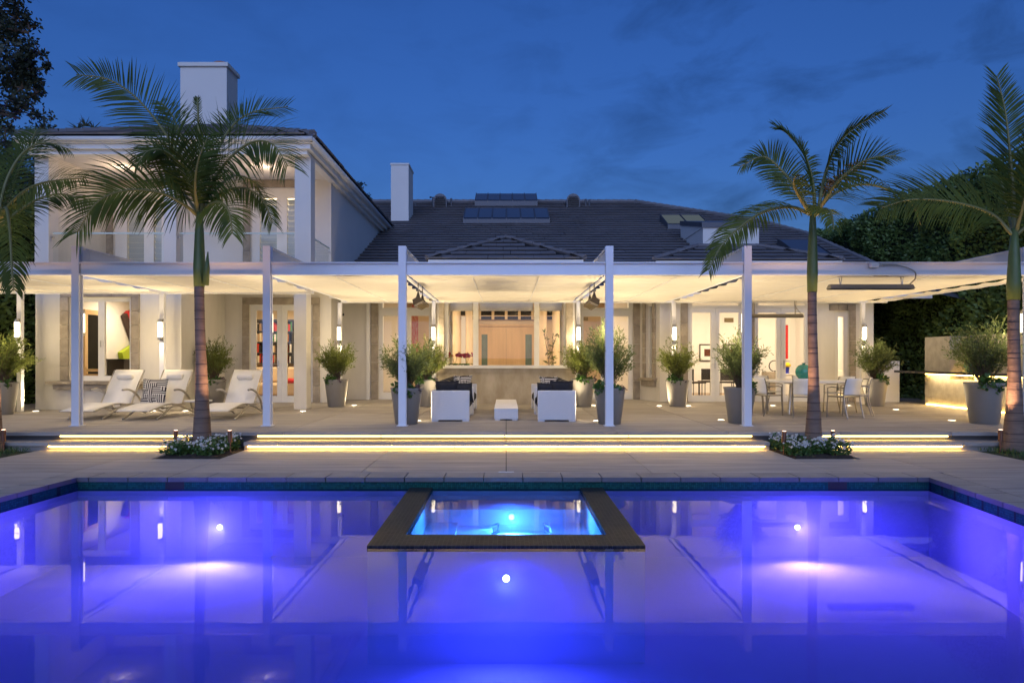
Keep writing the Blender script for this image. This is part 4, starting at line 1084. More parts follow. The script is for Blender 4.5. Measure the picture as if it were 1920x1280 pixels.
# bookcase with books
d = 21.7
zs = [1.33, 1.66, 2.0, 2.34, 2.68]
bc = thing('bookcase', 'wall-hung grey bookcase full of books behind the library door', 'bookcase', (-7.1, d, 1.33))
MB().box(-8.3, -5.8, d + 0.24, d + 0.26, 1.30, 2.72).build('back_panel', M['metal_dark'], bc)
for z in zs: MB().box(-8.3, -5.8, d, d + 0.239, z - 0.025, z).build('shelf', M['metal_dark'], bc)
for x in (-8.3, -7.55, -6.8, -6.1): MB().box(x - 0.012, x + 0.012, d + 0.005, d + 0.238, 1.331, 2.68).build('upright', M['metal_dark'], bc)
bcol = [mat("book_" + k, c, 0.8) for k, c in (("white", (0.7, 0.66, 0.6)), ("tan", (0.45, 0.3, 0.18)), ("red", (0.5, 0.05, 0.03)), ("green", (0.06, 0.2, 0.08)), ("cream", (0.75, 0.65, 0.45)), ("black", (0.03, 0.03, 0.03)), ("orange", (0.6, 0.22, 0.04)))]
bmesh_ = {}
for m_ in bcol:
    mb = MB().box(-0.5, 0.5, 0, 0.17, 0, 1); me_o = mb.build('book', m_); bmesh_[m_.name] = me_o.data; bpy.data.objects.remove(me_o)
for k, z in enumerate(zs[:4]):
    x = -8.05
    while x < -5.9:
        w = rnd.uniform(0.035, 0.075); h = rnd.uniform(0.2, 0.29)
        if rnd.random() < 0.14 or any(abs(x - u) < 0.06 for u in (-8.3, -7.55, -6.8, -6.1)): x += 0.08; continue
        bm_ = rnd.choice(bcol); o = bpy.data.objects.new('book', bmesh_[bm_.name]); col.objects.link(o)
        o.location = (x + w / 2, d + 0.03, z + 0.001); o.scale = (w - 0.006, 1, h)
        tag(o, 'upright %s book on the %s bookcase shelf' % (bm_.name.split('.')[0][5:], ('lowest', 'second lowest', 'second highest', 'highest')[k]), 'book', 'books in the library bookcase'); x += w
sf = thing('indoor_sofa', 'tan sofa below the library bookcase', 'sofa', (-7.0, 20.9, TZ + 0.016))
MB().bbox(-7.9, -6.2, 20.5, 21.4, TZ + 0.1, 0.72, 0.05).build('seat', M['iwarm'], sf)
MB().bbox(-7.9, -6.2, 21.25, 21.5, 0.74, 1.2, 0.05).build('backrest', M['iwarm'], sf)
MB().box(-7.8, -6.3, 20.6, 21.3, TZ + 0.017, TZ + 0.1).build('base', M['dark'], sf)
tag(MB().bbox(-6.75, -6.3, 20.48, 21.1, 0.725, 0.86, 0.05).build('throw_cushion', M['red']), 'red cushion on the tan library sofa', 'cushion')
# coloured beam sculpture on the side wall of the left room
sx = -10.975
def beam(a, b, w, h):   # a, b = (depth, height)
    a, b = Vector((sx, *a)), Vector((sx, *b)); t = (b - a).normalized(); n = Vector((0, -t.z, t.y)); g = MB(); vs = []
    for p in (a, b):
        for (k, o) in ((-1, 0), (1, 0), (1, 1), (-1, 1)): vs.append(tuple(p + n * (w / 2 * k) + Vector((0.02 + h * o, 0, 0))))
    return g.add(vs, [(0, 1, 2, 3), (7, 6, 5, 4), (0, 4, 5, 1), (1, 5, 6, 2), (2, 6, 7, 3), (3, 7, 4, 0)])
sc_ = thing('beam_sculpture', 'red, brown and lime painted beam sculpture on the wall behind the left window', 'sculpture', (sx, 19.7, 1.5))
beam((19.46, 2.72), (20.05, 1.80), 0.15, 0.12).build('brown_beam', M['umber'], sc_)
beam((19.60, 2.80), (20.15, 1.98), 0.17, 0.13).build('red_beam', M['red'], sc_)
beam((19.30, 1.50), (20.2, 1.84), 0.30, 0.13).build('lime_beam', M['lime'], sc_)
beam((19.85, 2.9), (20.1, 2.55), 0.1, 0.09).build('yellow_beam', M['yellow'], sc_)
MB().box(-10.978, -10.96, 17.85, 18.42, TZ + 0.02, 2.62).build('inner_door', M['darkroom'], house)
g = MB(); g.box(-10.978, -10.93, 17.72, 17.84, TZ + 0.02, 2.75); g.box(-10.978, -10.93, 18.43, 18.55, TZ + 0.02, 2.75); g.box(-10.978, -10.93, 17.84, 18.43, 2.63, 2.75)
g.build('door_frame', M['maple'], house)
cb = thing('black_cabinet', 'black cabinet in the left room below the beam sculpture', 'cabinet', (-10.6, 19.0, TZ + 0.016))
MB().bbox(-10.95, -10.5, 18.75, 19.35, TZ + 0.05, 1.42, 0.01).build('body', M['dark'], cb); MB().bbox(-10.97, -10.46, 18.72, 19.38, 1.422, 1.46, 0.008).build('top', M['black_counter'], cb)
MB().box(-10.9, -10.55, 18.8, 19.3, TZ + 0.017, TZ + 0.05).build('base', M['dark'], cb)
ch_ = thing('wooden_chair', 'small wooden armchair just inside the left window', 'chair', (X(166, 17.4), 17.4, TZ + 0.016))
cx, cz = X(168, 17.4), TZ + 0.016
MB().bbox(cx - 0.22, cx + 0.22, 17.2, 17.6, cz + 0.42, cz + 0.47, 0.01).build('seat', M['maple'], ch_)
for s in (-1, 1):
    for yy in (17.22, 17.58): MB().tube([(cx + 0.2 * s, yy, cz), (cx + 0.2 * s, yy, cz + (0.66 if yy < 17.4 else 0.98))], 0.016, 6).build('leg', M['maple'], ch_)
    MB().tube([(cx + 0.2 * s, 17.2, cz + 0.66), (cx + 0.2 * s, 17.6, cz + 0.66)], 0.018, 6).build('armrest', M['maple'], ch_)
for k in range(3): MB().box(cx - 0.18, cx + 0.18, 17.57, 17.59, cz + 0.6 + k * 0.13, cz + 0.67 + k * 0.13).build('back_slat', M['maple'], ch_)
# orchids on the bay window ledge
d = BY + 0.45
def orchids(x, n, seed, label):
    z0 = Z(688, d) - 0.10
    t = thing('orchid_pot', label, 'orchid', (x, d, z0), 'orchids in the bay window')
    MB().lathe([(0.07, 0), (0.09, 0.12), (0.085, 0.12)], (x, d, z0), 14).build('pot', M['ivory'], t)
    rr = random.Random(seed); fl = []; lf = MB(); st = MB()
    for k in range(6):
        a = rr.uniform(0, 6.28); st_ = catmull([(x, d, z0 + 0.1), (x + 0.1 * math.cos(a), d + 0.1 * math.sin(a), z0 + 0.2), (x + 0.22 * math.cos(a), d + 0.22 * math.sin(a), z0 + 0.15)], 6)
        for i in range(5):
            w = 0.03 * math.sin(math.pi * (i + 0.6) / 6)
            lf.quad(tuple(st_[i] + Vector((w, 0, 0))), tuple(st_[i] - Vector((w, 0, 0))), tuple(st_[i + 1] - Vector((w, 0, 0))), tuple(st_[i + 1] + Vector((w, 0, 0))))
    for k in range(n):
        sx_ = rr.uniform(-1, 1); c = catmull([(x, d, z0 + 0.1), (x + 0.06 * sx_, d, z0 + 0.3), (x + 0.15 * sx_, d - 0.03, z0 + 0.44), (x + 0.26 * sx_, d - 0.06, z0 + 0.40)], 12)
        st.tube([tuple(p) for p in c], 0.004, 4)
        for p in c[6:]:
            for _ in range(2): fl.append(p + Vector((rr.gauss(0, 0.02), rr.gauss(0, 0.02), rr.gauss(0, 0.02))))
    lf.build('leaf', M['leafy'], t); st.build('stem', M['leafy'], t)
    leaves('bloom', M['orchid'], np.repeat(np.array([tuple(p) for p in fl]), 4, 0), 0.055, t, aspect=0.8, seed=seed)
orchids(X(853, d), 5, 5, 'pot of magenta orchids at the left end of the bay window')
orchids(X(874, d), 4, 6, 'pot of drooping magenta orchids beside the bay window mullion')
# branchy plant inside the right pane of the bay
d = 22.6; x = X(1033, d)
ip_ = thing('indoor_plant', 'dark leafy stems in a vase behind the right bay window pane', 'plant', (x, d, TZ + 0.016))
MB().lathe([(0.14, 0), (0.18, 0.3), (0.08, 0.55), (0.1, 0.6)], (x, d, TZ + 0.016), 14).build('vase', M['dark'], ip_, smooth=True)
g = MB(); pp = []
for k in range(5):
    c = catmull([(x, d, 0.8), (x + rnd.uniform(-.1, .1), d, 1.4), (x + rnd.uniform(-.25, .25), d + rnd.uniform(-.1, .1), 2.3)], 10); g.tube([tuple(p) for p in c], 0.008, 4); pp += [tuple(p) for p in c[4:]]
g.build('stem', M['twig'], ip_); leaves('leaf', M['shrub_dark'], np.repeat(np.array(pp), 2, 0), 0.16, ip_, aspect=0.35, seed=3)

# ================================================================== PERGOLA
PF = 12.40; PX = [-11.1, -7.79, -4.33, -1.88, 1.87, 4.37, 9.50]
per = thing('pergola', 'long white steel pergola with cream canvas shades over the terrace', 'pergola', (0, PF, TZ))
w = 0.068
for x in PX:
    g = MB()
    g.box(x - w, x + w, PF - w, PF - w + 0.022, TZ, 3.515); g.box(x - w, x + w, PF + w - 0.022, PF + w, TZ, 3.515)
    g.box(x - 0.03, x + 0.03, PF - w + 0.022, PF + w - 0.022, TZ, 3.515)
    p = g.build('post', M['pergola'], per)
    MB().box(x - w - 0.03, x + w + 0.03, PF - w - 0.03, PF + w + 0.03, TZ + 0.001, TZ + 0.012).build('base_plate', M['pergola'], p)
def ibeam(x0, x1, y, z0, z1, name='beam'):
    g = MB(); g.box(x0, x1, y - 0.06, y + 0.06, z1 - 0.022, z1); g.box(x0, x1, y - 0.06, y + 0.06, z0, z0 + 0.022); g.box(x0, x1, y - 0.012, y + 0.012, z0 + 0.022, z1 - 0.022)
    return g.build(name, M['pergola'], per)
bx = [-14.0] + PX + [12.0]
for a, b in zip(bx, bx[1:]): ibeam(a + (w + 0.002 if a in PX else 0), b - (w + 0.002 if b in PX else 0), PF, 2.99, 3.225)
BK1, BK2 = 15.6, 18.2
def back(x): return BK1 if x < -5 else BK2
for x in PX:
    yb = back(x)
    g = MB(); g.box(x - 0.012, x + 0.012, PF + w + 0.002, yb + 0.05, 3.03, 3.493); g.box(x - 0.05, x + 0.05, PF + w + 0.002, yb + 0.05, 3.493, 3.513); g.box(x - 0.05, x + 0.05, PF + w + 0.002, yb + 0.05, 3.01, 3.03)
    g.build('rafter', M['pergola'], per)
    for s in (-1, 1): MB().box(x + s * 0.013 - (0.004 if s < 0 else -0.0), x + s * 0.013 + (0.004 if s > 0 else 0), PF + 0.35, PF + 0.47, 3.05, 3.48).build('stiffener', M['pergola'], per)
for (a, b, y) in ((-14.0, -4.4, BK1), (-4.4, 10.15, BK2)):
    MB().box(a, b, y - 0.04, y + 0.04, 2.955, 3.005).build('back_beam', M['pergola'], per)
for (x, y) in ((-11.1, BK1), (-7.85, BK1), (-4.43, BK2), (-1.93, BK2), (1.92, BK2), (4.46, BK2), (9.50, BK2)):
    MB().box(x - 0.05, x + 0.05, y - 0.05, y + 0.05, TZ, 2.954).build('back_post', M['pergola'], per)
def canopy(x0, x1, y0, y1, free=False):
    g = MB(); nx, ny = 16, 72; tie = 0.62
    for j in range(ny + 1):
        y = y0 + (y1 - y0) * j / ny
        ph = abs(math.sin(math.pi * (y - y0) / tie))
        for i in range(nx + 1):
            u = i / nx
            ed = 0.055 * ph; xa = x0 + 0.03 + ed; xb = x1 - 0.03 - ed
            z = 3.0 - 0.022 * ph * (1 - 0.5 * math.sin(math.pi * u)) - 0.014 * math.sin(math.pi * u) + (0.004 * math.sin(9 * u + 4 * y))
            g.v.append((xa + (xb - xa) * u, y, z))
    for j in range(ny):
        for i in range(nx):
            a = j * (nx + 1) + i; g.f.append((a, a + 1, a + nx + 2, a + nx + 1))
    c = g.build('canvas_shade', M['canvas'], per, smooth=True)
    n = 2 if x1 - x0 > 3.0 else 1
    for k in range(n):
        xm_ = x0 + (x1 - x0) * (k + 1) / (n + 1)
        MB().tube([(xm_, y0, 2.962), (xm_, (y0 + y1) / 2, 2.955), (xm_, y1, 2.962)], 0.007, 5).build('seam_cable', M['pergola'], c)
cx_ = [-14.0] + PX
for a, b in zip(cx_, cx_[1:]): canopy(a + 0.05, b - 0.05, PF + 0.075, back((a + b) / 2) - 0.04)
canopy(PX[-1] + 0.05, 10.2, PF + 0.075, BK2 - 0.04)
# ---- sconces
def sconce(x, y, face, label, power=13, z=2.13):
    t = thing('wall_sconce', label, 'sconce', (x, y, z), 'tube sconces on the pergola posts')
    f = face
    MB().box(x - 0.045, x + 0.045, *sorted((y, y + f * 0.02)), z - 0.25, z + 0.25).build('backplate', M['steel'], t)
    MB().tube([(x, y + f * 0.07, z - 0.17), (x, y + f * 0.07, z + 0.17)], 0.045, 14).build('glass_tube', M['e_sconce'], t)
    for s in (-1, 1): MB().tube([(x, y + f * 0.07, z + s * 0.172), (x, y + f * 0.07, z + s * 0.235)], 0.05, 14).build('end_cap', M['steel'], t)
    lamp('POINT', (x, y + f * 0.26, z - 0.1), power, WARM, t, radius=0.09)
where = {0: 'front far left pergola post', 1: 'front post beside the left loungers', 2: 'front post right of the loungers', 3: 'front post at the left front planter', 4: 'front post at the right front planter', 5: 'front post beside the dining table', 6: 'far right front post behind the palm'}
for i, x in enumerate(PX): sconce(x, PF + w + 0.002, 1, 'lit tube sconce on the back of the ' + where[i])
for (x, y, lb) in ((-11.1, BK1, 'far left back pergola post over a potted shrub'), (-7.85, BK1, 'back pergola post right of the left window'), (-4.43, BK2, 'back pergola post at the library corner'), (-1.93, BK2, 'back pergola post left of the bay window'),
                   (1.92, BK2, 'back pergola post right of the bay window'), (4.46, BK2, 'back pergola post left of the dining room door'), (9.50, BK2, 'back pergola post at the right end of the house')):
    sconce(x, y - 0.052, -1, 'lit tube sconce on the ' + lb)
# ---- added in-ground uplights
def uplight(x, y, label, power=125, ax=None):
    t = thing('added_ground_light', label, 'ground light', (x, y, TZ), 'added fill lights set into the terrace')
    MB().lathe([(0.085, 0.0), (0.08, 0.006)], (x, y, TZ + 0.001), 18).build('ring', M['steel'], t)
    MB().lathe([(0.062, 0.006), (0.06, 0.010)], (x, y, TZ + 0.001), 18).build('lens', M['e_disc'], t)
    lamp('SPOT', (x, y, TZ + 0.05), power, WARM, t, radius=0.06, aim=(x * 0.95 if ax is None else ax, (y - 2.2 if y > 14 else y + 0.3), 3.0), angle=145, blend=1.0)
def gd(py): return 1.24 * F / (py - VY)
ul = [(67, 771, 'at the left corner of the house'), (287, 770.5, 'below the left lounger, near the patterned cushion'), (348, 770.5, 'left of the left palm trunk'), (568, 771, 'before the square white column'), (664, 760, 'right of the shrub at the library corner'),
      (1236, 761, 'before the narrow splayed window'), (1291, 761, 'right of the pot before the dining room door'), (1112, 760, 'right of the pot beside the right sofa'), (790, 760, 'left of the pot beside the left sofa'),
      (1449, 760.5, 'at the left side of the dining table'), (1590, 760.5, 'at the right side of the dining table'), (1680, 768, 'before the low white garden wall')]
for (px_, py_, lb) in ul:
    d = gd(py_); uplight(X(px_, d), d, power=(88 if 700 < px_ < 1150 else 42 if px_ > 1150 else 54), label='added fill light in the terrace floor, ' + lb)
for s in (-1, 1):  # added lamps, out of sight, filling the dim centre bay canopy
    uplight(1.6 * s, 16.95, 'added fill light in the terrace floor, hidden behind the far %s sofa' % ('left' if s < 0 else 'right'), 95)
for (x, y, lb) in ((-1.72, 13.3, 'behind the front pot left of the sofas'), (1.76, 13.3, 'behind the front pot right of the sofas'), (4.25, 13.5, 'behind the front pot beside the dining table'), (8.75, 13.4, 'behind the big pot at the far right')):  # extra lamps added behind the pots to brighten the front canopy
    uplight(x, y, 'added fill light in the terrace floor, ' + lb, 70 if abs(x) < 2 else 55, x * 0.35 if abs(x) < 2 else None)
# ---- heaters
def hanging_heater(x, tilt, label):
    t = thing('hanging_heater', label, 'heater', (x, 14.0, 2.6), 'hanging bronze patio heaters')
    y0, y1, zc = 13.45, 14.55, 2.62
    T_ = Matrix.Translation((x, 0, zc)) @ Matrix.Rotation(tilt, 4, 'Y')
    g = MB(T_); g.add([(-0.07, y0, 0.06), (0.07, y0, 0.06), (0.07, y1, 0.06), (-0.07, y1, 0.06), (-0.10, y0, -0.05), (0.10, y0, -0.05), (0.10, y1, -0.05), (-0.10, y1, -0.05)], [(0, 1, 2, 3), (0, 4, 5, 1), (2, 6, 7, 3), (1, 5, 6, 2), (3, 7, 4, 0)])
    g.build('housing', M['heater_body'], t)
    MB(T_).quad((-0.095, y0 + 0.02, -0.054), (0.095, y0 + 0.02, -0.054), (0.095, y1 - 0.02, -0.054), (-0.095, y1 - 0.02, -0.054)).build('element', M['e_heat'], t)
    for k in range(8):
        yy = y0 + 0.06 + k * (y1 - y0 - 0.12) / 7
        MB(T_).box(-0.1, 0.1, yy - 0.006, yy + 0.006, -0.085, -0.055).build('grille_bar', M['bronze'], t)
    for s in (-1, 1): MB(T_).box(0.06 * s - 0.006, 0.06 * s + 0.006, y0 + 0.02, y1 - 0.02, -0.09, -0.084).build('grille_bar', M['bronze'], t)
    for yy in (13.65, 14.35):
        MB().tube([(x, yy, 3.01), (x, yy, 2.8)], 0.012, 6).build('rod', M['grey_steel'], t)
        MB().lathe([(0.05, 0), (0.03, 0.06), (0.012, 0.12)], (x, yy, 2.69), 10).build('swivel', M['dark'], t)
hanging_heater(-1.76, R(-28), 'small bronze patio heater hanging over the left sofa')
hanging_heater(1.76, R(28), 'small bronze patio heater hanging over the right sofa')
def bar_heater(x0, x1, y, z, ztop, label, conduit):
    t = thing('bar_heater', label, 'heater', ((x0 + x1) / 2, y, z), 'long bar heaters under the right pergola')
    g = MB(); g.add([(x0, y - 0.09, z - 0.03), (x1, y - 0.09, z - 0.03), (x1, y + 0.09, z - 0.03), (x0, y + 0.09, z - 0.03), (x0 + 0.02, y - 0.05, z + 0.045), (x1 - 0.02, y - 0.05, z + 0.045), (x1 - 0.02, y + 0.05, z + 0.045), (x0 + 0.02, y + 0.05, z + 0.045)],
                    [(3, 2, 1, 0), (4, 5, 6, 7), (0, 1, 5, 4), (1, 2, 6, 5), (2, 3, 7, 6), (3, 0, 4, 7)])
    g.build('housing', M['grey_steel'], t)
    MB().box(x0 + 0.01, x1 - 0.01, y - 0.075, y + 0.075, z - 0.048, z - 0.031).build('grille', M['dark'], t)
    for u in (0.14, 0.87):
        x = x0 + (x1 - x0) * u
        MB().tube([(x - 0.02, y, ztop), (x, y, z + 0.04)], 0.008, 6).build('hanger', M['steel'], t); MB().tube([(x + 0.03, y, ztop), (x + 0.01, y, z + 0.04)], 0.008, 6).build('hanger', M['steel'], t)
    MB().tube([tuple(p) for p in catmull(conduit, 18)], 0.012, 6).build('conduit', M['steel'], t, smooth=True)
    return t
y = PF + 0.16
x0, x1 = X(1553, y), X(1711, y)
t = bar_heater(x0, x1, y, Z(538, y), 2.985, 'long grey bar heater under the front beam at the far right', [(X(1645, y - 0.26), PF - 0.08, 3.16), (X(1680, y - 0.2), PF - 0.08, 3.16), (x1 - 0.12, PF - 0.08, 3.06), (x1 - 0.06, PF - 0.02, 2.93), (x1 - 0.06, y, 2.84)])
MB().bbox(X(1626, PF), X(1641, PF), PF - 0.14, PF - 0.062, 3.12, 3.21, 0.008).build('junction_box', M['pergola'], t)
y = BK2 - 0.3
bar_heater(X(1396, y), X(1505, y), y, Z(592, y), 2.99, 'long bronze bar heater hanging before the right dining room door', [(X(1490, y), y, 2.99), (X(1490, y) + 0.01, y, 2.86), (X(1496, y), y, 2.74), (X(1503, y), y, 2.63)])
# security camera on the corner
t = thing('security_camera', 'small dark camera on the wall by the library corner', 'camera', (-4.81, 19.6, 2.75))
MB().box(-4.815, -4.76, 19.55, 19.65, 2.70, 2.82).build('bracket', M['steel'], t); MB().tube([(-4.76, 19.6, 2.76), (-4.66, 19.5, 2.72)], 0.04, 10).build('body', M['dark'], t)

# ================================================================== FURNITURE
# ---- loungers (local: x across, y towards the house, origin at the foot end, terrace level)
def make_lounger(loc, label):
    t = thing('sun_lounger', label, 'sun lounger', loc, 'white sling loungers on the terrace')
    ox, oy, oz = loc; W = 0.31
    prof = catmull([(0, 0.0, 0.20), (0, 0.45, 0.265), (0, 0.85, 0.30), (0, 1.15, 0.265), (0, 1.34, 0.25), (0, 1.48, 0.42), (0, 1.66, 0.68), (0, 1.90, 0.97)], 40)
    g = MB(); n = len(prof)
    for p in prof:
        for sx, dz in ((-W, 0), (W, 0), (W, -0.012), (-W, -0.012)): g.v.append((ox + sx, oy + p.y, oz + p.z + dz))
    for i in range(n - 1):
        for k in range(4): g.f.append((i * 4 + k, i * 4 + (k + 1) % 4, i * 4 + 4 + (k + 1) % 4, i * 4 + 4 + k))
    g.f += [(3, 2, 1, 0), tuple((n - 1) * 4 + k for k in range(4))]
    g.build('sling', M['sling'], t, smooth=True)
    c = prof[-3]
    MB().tube([(ox - 0.17, oy + c.y - 0.09, oz + c.z - 0.045), (ox - 0.15, oy + c.y - 0.09, oz + c.z - 0.045), (ox + 0.15, oy + c.y - 0.09, oz + c.z - 0.045), (ox + 0.17, oy + c.y - 0.09, oz + c.z - 0.045)], [0.05, 0.068, 0.068, 0.05], 14).build('head_roll', M['sling'], t, smooth=True)
    for s in (-1, 1):
        x = ox + s * (W + 0.025)
        def tb(name, pts, r=0.019): MB().tube([(x, oy + p.x, oz + p.y) for p in [Vector((q.x, q.y)) for q in catmull([(a, b, 0) for a, b in pts], 20)]], r, 8).build(name, M['steel'], t, smooth=True)
        tb('side_rail', [(0.02, 0.185), (0.45, 0.25), (0.85, 0.283), (1.15, 0.25), (1.34, 0.238), (1.48, 0.40), (1.90, 0.955)], 0.014)
        tb('front_leg', [(0.28, 0.012), (0.55, 0.10), (0.85, 0.20), (1.2, 0.245), (1.5, 0.235)])
        tb('rear_leg', [(0.95, 0.255), (1.3, 0.20), (1.65, 0.10), (1.95, 0.012)])
        tb('armrest', [(1.02, 0.56), (1.25, 0.555), (1.5, 0.47), (1.72, 0.30), (1.85, 0.10)], 0.024)
    for (yy, zz) in ((0.85, 0.20), (1.5, 0.235)): MB().tube([(ox - W - 0.02, oy + yy, oz + zz), (ox + W + 0.02, oy + yy, oz + zz)], 0.014, 8).build('cross_bar', M['steel'], t)
    return t
lg = make_lounger((-8.38, 13.3, TZ), 'white sling sun lounger furthest left, below the big window')
dup(lg, (-7.29, 13.3, TZ), 0, 'white sling sun lounger holding the black and white patterned cushion')
dup(lg, (-5.74, 13.3, TZ), 0, 'white sling sun lounger right of the palm trunk, before the library door')
def pillow(name, label, cx, cy_, cz, s, th, m, rx=0.0, rz=0.0, group=None):
    T_ = Matrix.Translation((cx, cy_, cz)) @ Matrix.Rotation(rz, 4, 'Z') @ Matrix.Rotation(rx, 4, 'X')
    g = MB(); n = 14
    for side in (-1, 1):
        for i in range(n + 1):
            for j in range(n + 1):
                u, v = i / n * 2 - 1, j / n * 2 - 1
                pin = 1 - 0.09 * (1 - abs(v)) ** 0 * (1 - v * v) ; piv = 1 - 0.09 * (1 - u * u)
                h = th / 2 * max(0.0, (1 - u ** 4) * (1 - v ** 4)) ** 0.6 + 0.006
                g.v.append((s / 2 * u * pin, side * h, s / 2 * v * piv))
    m_ = (n + 1) ** 2
    for sd in (0, 1):
        for i in range(n):
            for j in range(n):
                a = sd * m_ + i * (n + 1) + j; q = (a, a + 1, a + n + 2, a + n + 1)
                g.f.append(q if sd else q[::-1])
    rim = [(i, 0) for i in range(n)] + [(n, j) for j in range(n)] + [(i, n) for i in range(n, 0, -1)] + [(0, j) for j in range(n, 0, -1)]
    ids = [i * (n + 1) + j for i, j in rim]
    for k in range(len(ids)): a, b = ids[k], ids[(k + 1) % len(ids)]; g.f.append((a, b, b + m_, a + m_))
    o = g.build(name, m, smooth=True)
    o.matrix_world = T_
    return tag(o, label, 'cushion', group)
pillow('throw_pillow', 'black and white labyrinth patterned cushion on the middle lounger', -7.43, 14.42, 0.262 + TZ + 0.27, 0.54, 0.17, M['maze'], R(-14))
tb_ = thing('side_table', 'small low round steel side table between the loungers beside the palm trunk', 'side table', (X(372, 14.6), 14.6, TZ))
x = X(372, 14.6)
MB().lathe([(0.27, 0.30), (0.28, 0.31), (0.28, 0.325), (0.27, 0.33)], (x, 14.6, TZ), 24).build('top', M['tabletop'], tb_)
MB().tube([(x, 14.6, TZ + 0.01), (x, 14.6, TZ + 0.30)], 0.022, 10).build('stem', M['steel'], tb_)
MB().lathe([(0.19, 0.0), (0.18, 0.012), (0.03, 0.02)], (x, 14.6, TZ), 20).build('foot', M['steel'], tb_)
# ---- sofas: s = +1 faces +x (left side), -1 faces -x
def make_sofa(xo, s, y0, y1, label, group):
    """xo: x of the back face"""
    t = thing('sofa', label, 'sofa', (xo + s * 0.37, (y0 + y1) / 2, TZ), group)
    def bx_(name, a, b, ya, yb, za, zb, m, ch=0.012): return MB().bbox(*sorted((xo + s * a, xo + s * b)), ya, yb, TZ + za, TZ + zb, ch).build(name, M[m], t)
    D, H = 0.74, 0.60
    for (ya, yb) in ((y0, y0 + 0.075), (y1 - 0.075, y1)):
        p = bx_('arm_panel', 0, D, ya, yb, 0.03, H, 'wicker')
        for a in (0.0, D - 0.14): bx_('foot', a + 0.004, a + 0.136, ya + 0.004, yb - 0.004, 0.0, 0.029, 'wicker', 0.004)
    bx_('back_panel', 0, 0.075, y0 + 0.077, y1 - 0.077, 0.03, H, 'wicker')
    bx_('seat_base', 0.077, D - 0.03, y0 + 0.077, y1 - 0.077, 0.05, 0.22, 'wicker')
    bx_('seat_cushion', 0.08, D - 0.01, y0 + 0.085, y1 - 0.085, 0.225, 0.40, 'cushion', 0.04)
    n = max(1, round((y1 - y0) / 0.75)); L = (y1 - y0 - 0.18) / n
    for k in range(n):
        ya = y0 + 0.09 + k * L
        T_ = Matrix.Translation((xo + s * 0.18, ya + L / 2, TZ + 0.58)) @ Matrix.Rotation(R(-12 * s), 4, 'Y')
        MB(T_).bbox(-0.09, 0.09, -L / 2 + 0.01, L / 2 - 0.01, -0.18, 0.20, 0.06).build('back_cushion', M['cushion'], t)
    return t
gp = 'white woven sofas with black cushions'
make_sofa(-1.45, 1, 13.2, 14.86, 'near left white woven sofa with black cushions, by the front planter', gp)
make_sofa(-1.45, 1, 14.98, 16.6, 'far left white woven sofa with a patterned pillow, behind the near left one', gp)
make_sofa(1.35, -1, 13.2, 14.86, 'near right white woven sofa with black cushions, by the front planter', gp)
make_sofa(1.35, -1, 14.98, 16.6, 'far right white woven sofa with a patterned pillow, behind the near right one', gp)
pillow('throw_pillow', 'outer black throw pillow against the near arm of the near left sofa', -1.17, 13.43, TZ + 0.57, 0.46, 0.2, M['cushion'], R(16), R(12))
pillow('throw_pillow', 'inner black throw pillow against the near arm of the near left sofa', -0.86, 13.50, TZ + 0.55, 0.42, 0.2, M['cushion'], R(20), R(-10))
pillow('throw_pillow', 'inner black throw pillow against the near arm of the near right sofa', 0.80, 13.50, TZ + 0.55, 0.42, 0.2, M['cushion'], R(20), R(10))
pillow('throw_pillow', 'outer black throw pillow against the near arm of the near right sofa', 1.10, 13.43, TZ + 0.57, 0.46, 0.2, M['cushion'], R(16), R(-12))
pillow('throw_pillow', 'black and white patterned pillow on the far left sofa', -1.0, 15.35, TZ + 0.63, 0.46, 0.16, M['maze2'], R(20), R(28))
pillow('throw_pillow', 'black and white patterned pillow on the far right sofa', 0.98, 15.35, TZ + 0.61, 0.46, 0.16, M['maze2'], R(24), R(-28))
for (y0, y1, lb) in ((13.45, 14.92, 'near white woven coffee table between the sofas'), (14.97, 16.4, 'far white woven coffee table behind the near one')):
    t = thing('coffee_table', lb, 'coffee table', (0, (y0 + y1) / 2, TZ), 'white woven coffee tables')
    MB().bbox(-0.235, 0.235, y0, y1, TZ + 0.025, TZ + 0.215, 0.01).build('body', M['wicker'], t)
    MB().bbox(-0.238, 0.238, y0 - 0.003, y1 + 0.003, TZ + 0.2155, TZ + 0.235, 0.006).build('top', M['wicker'], t)
    for sx in (-1, 1):
        for yy in (y0 + 0.06, y1 - 0.06): MB().box(sx * 0.17 - 0.05, sx * 0.17 + 0.05, yy - 0.055, yy + 0.055, TZ, TZ + 0.0245).build('foot', M['wicker'], t)
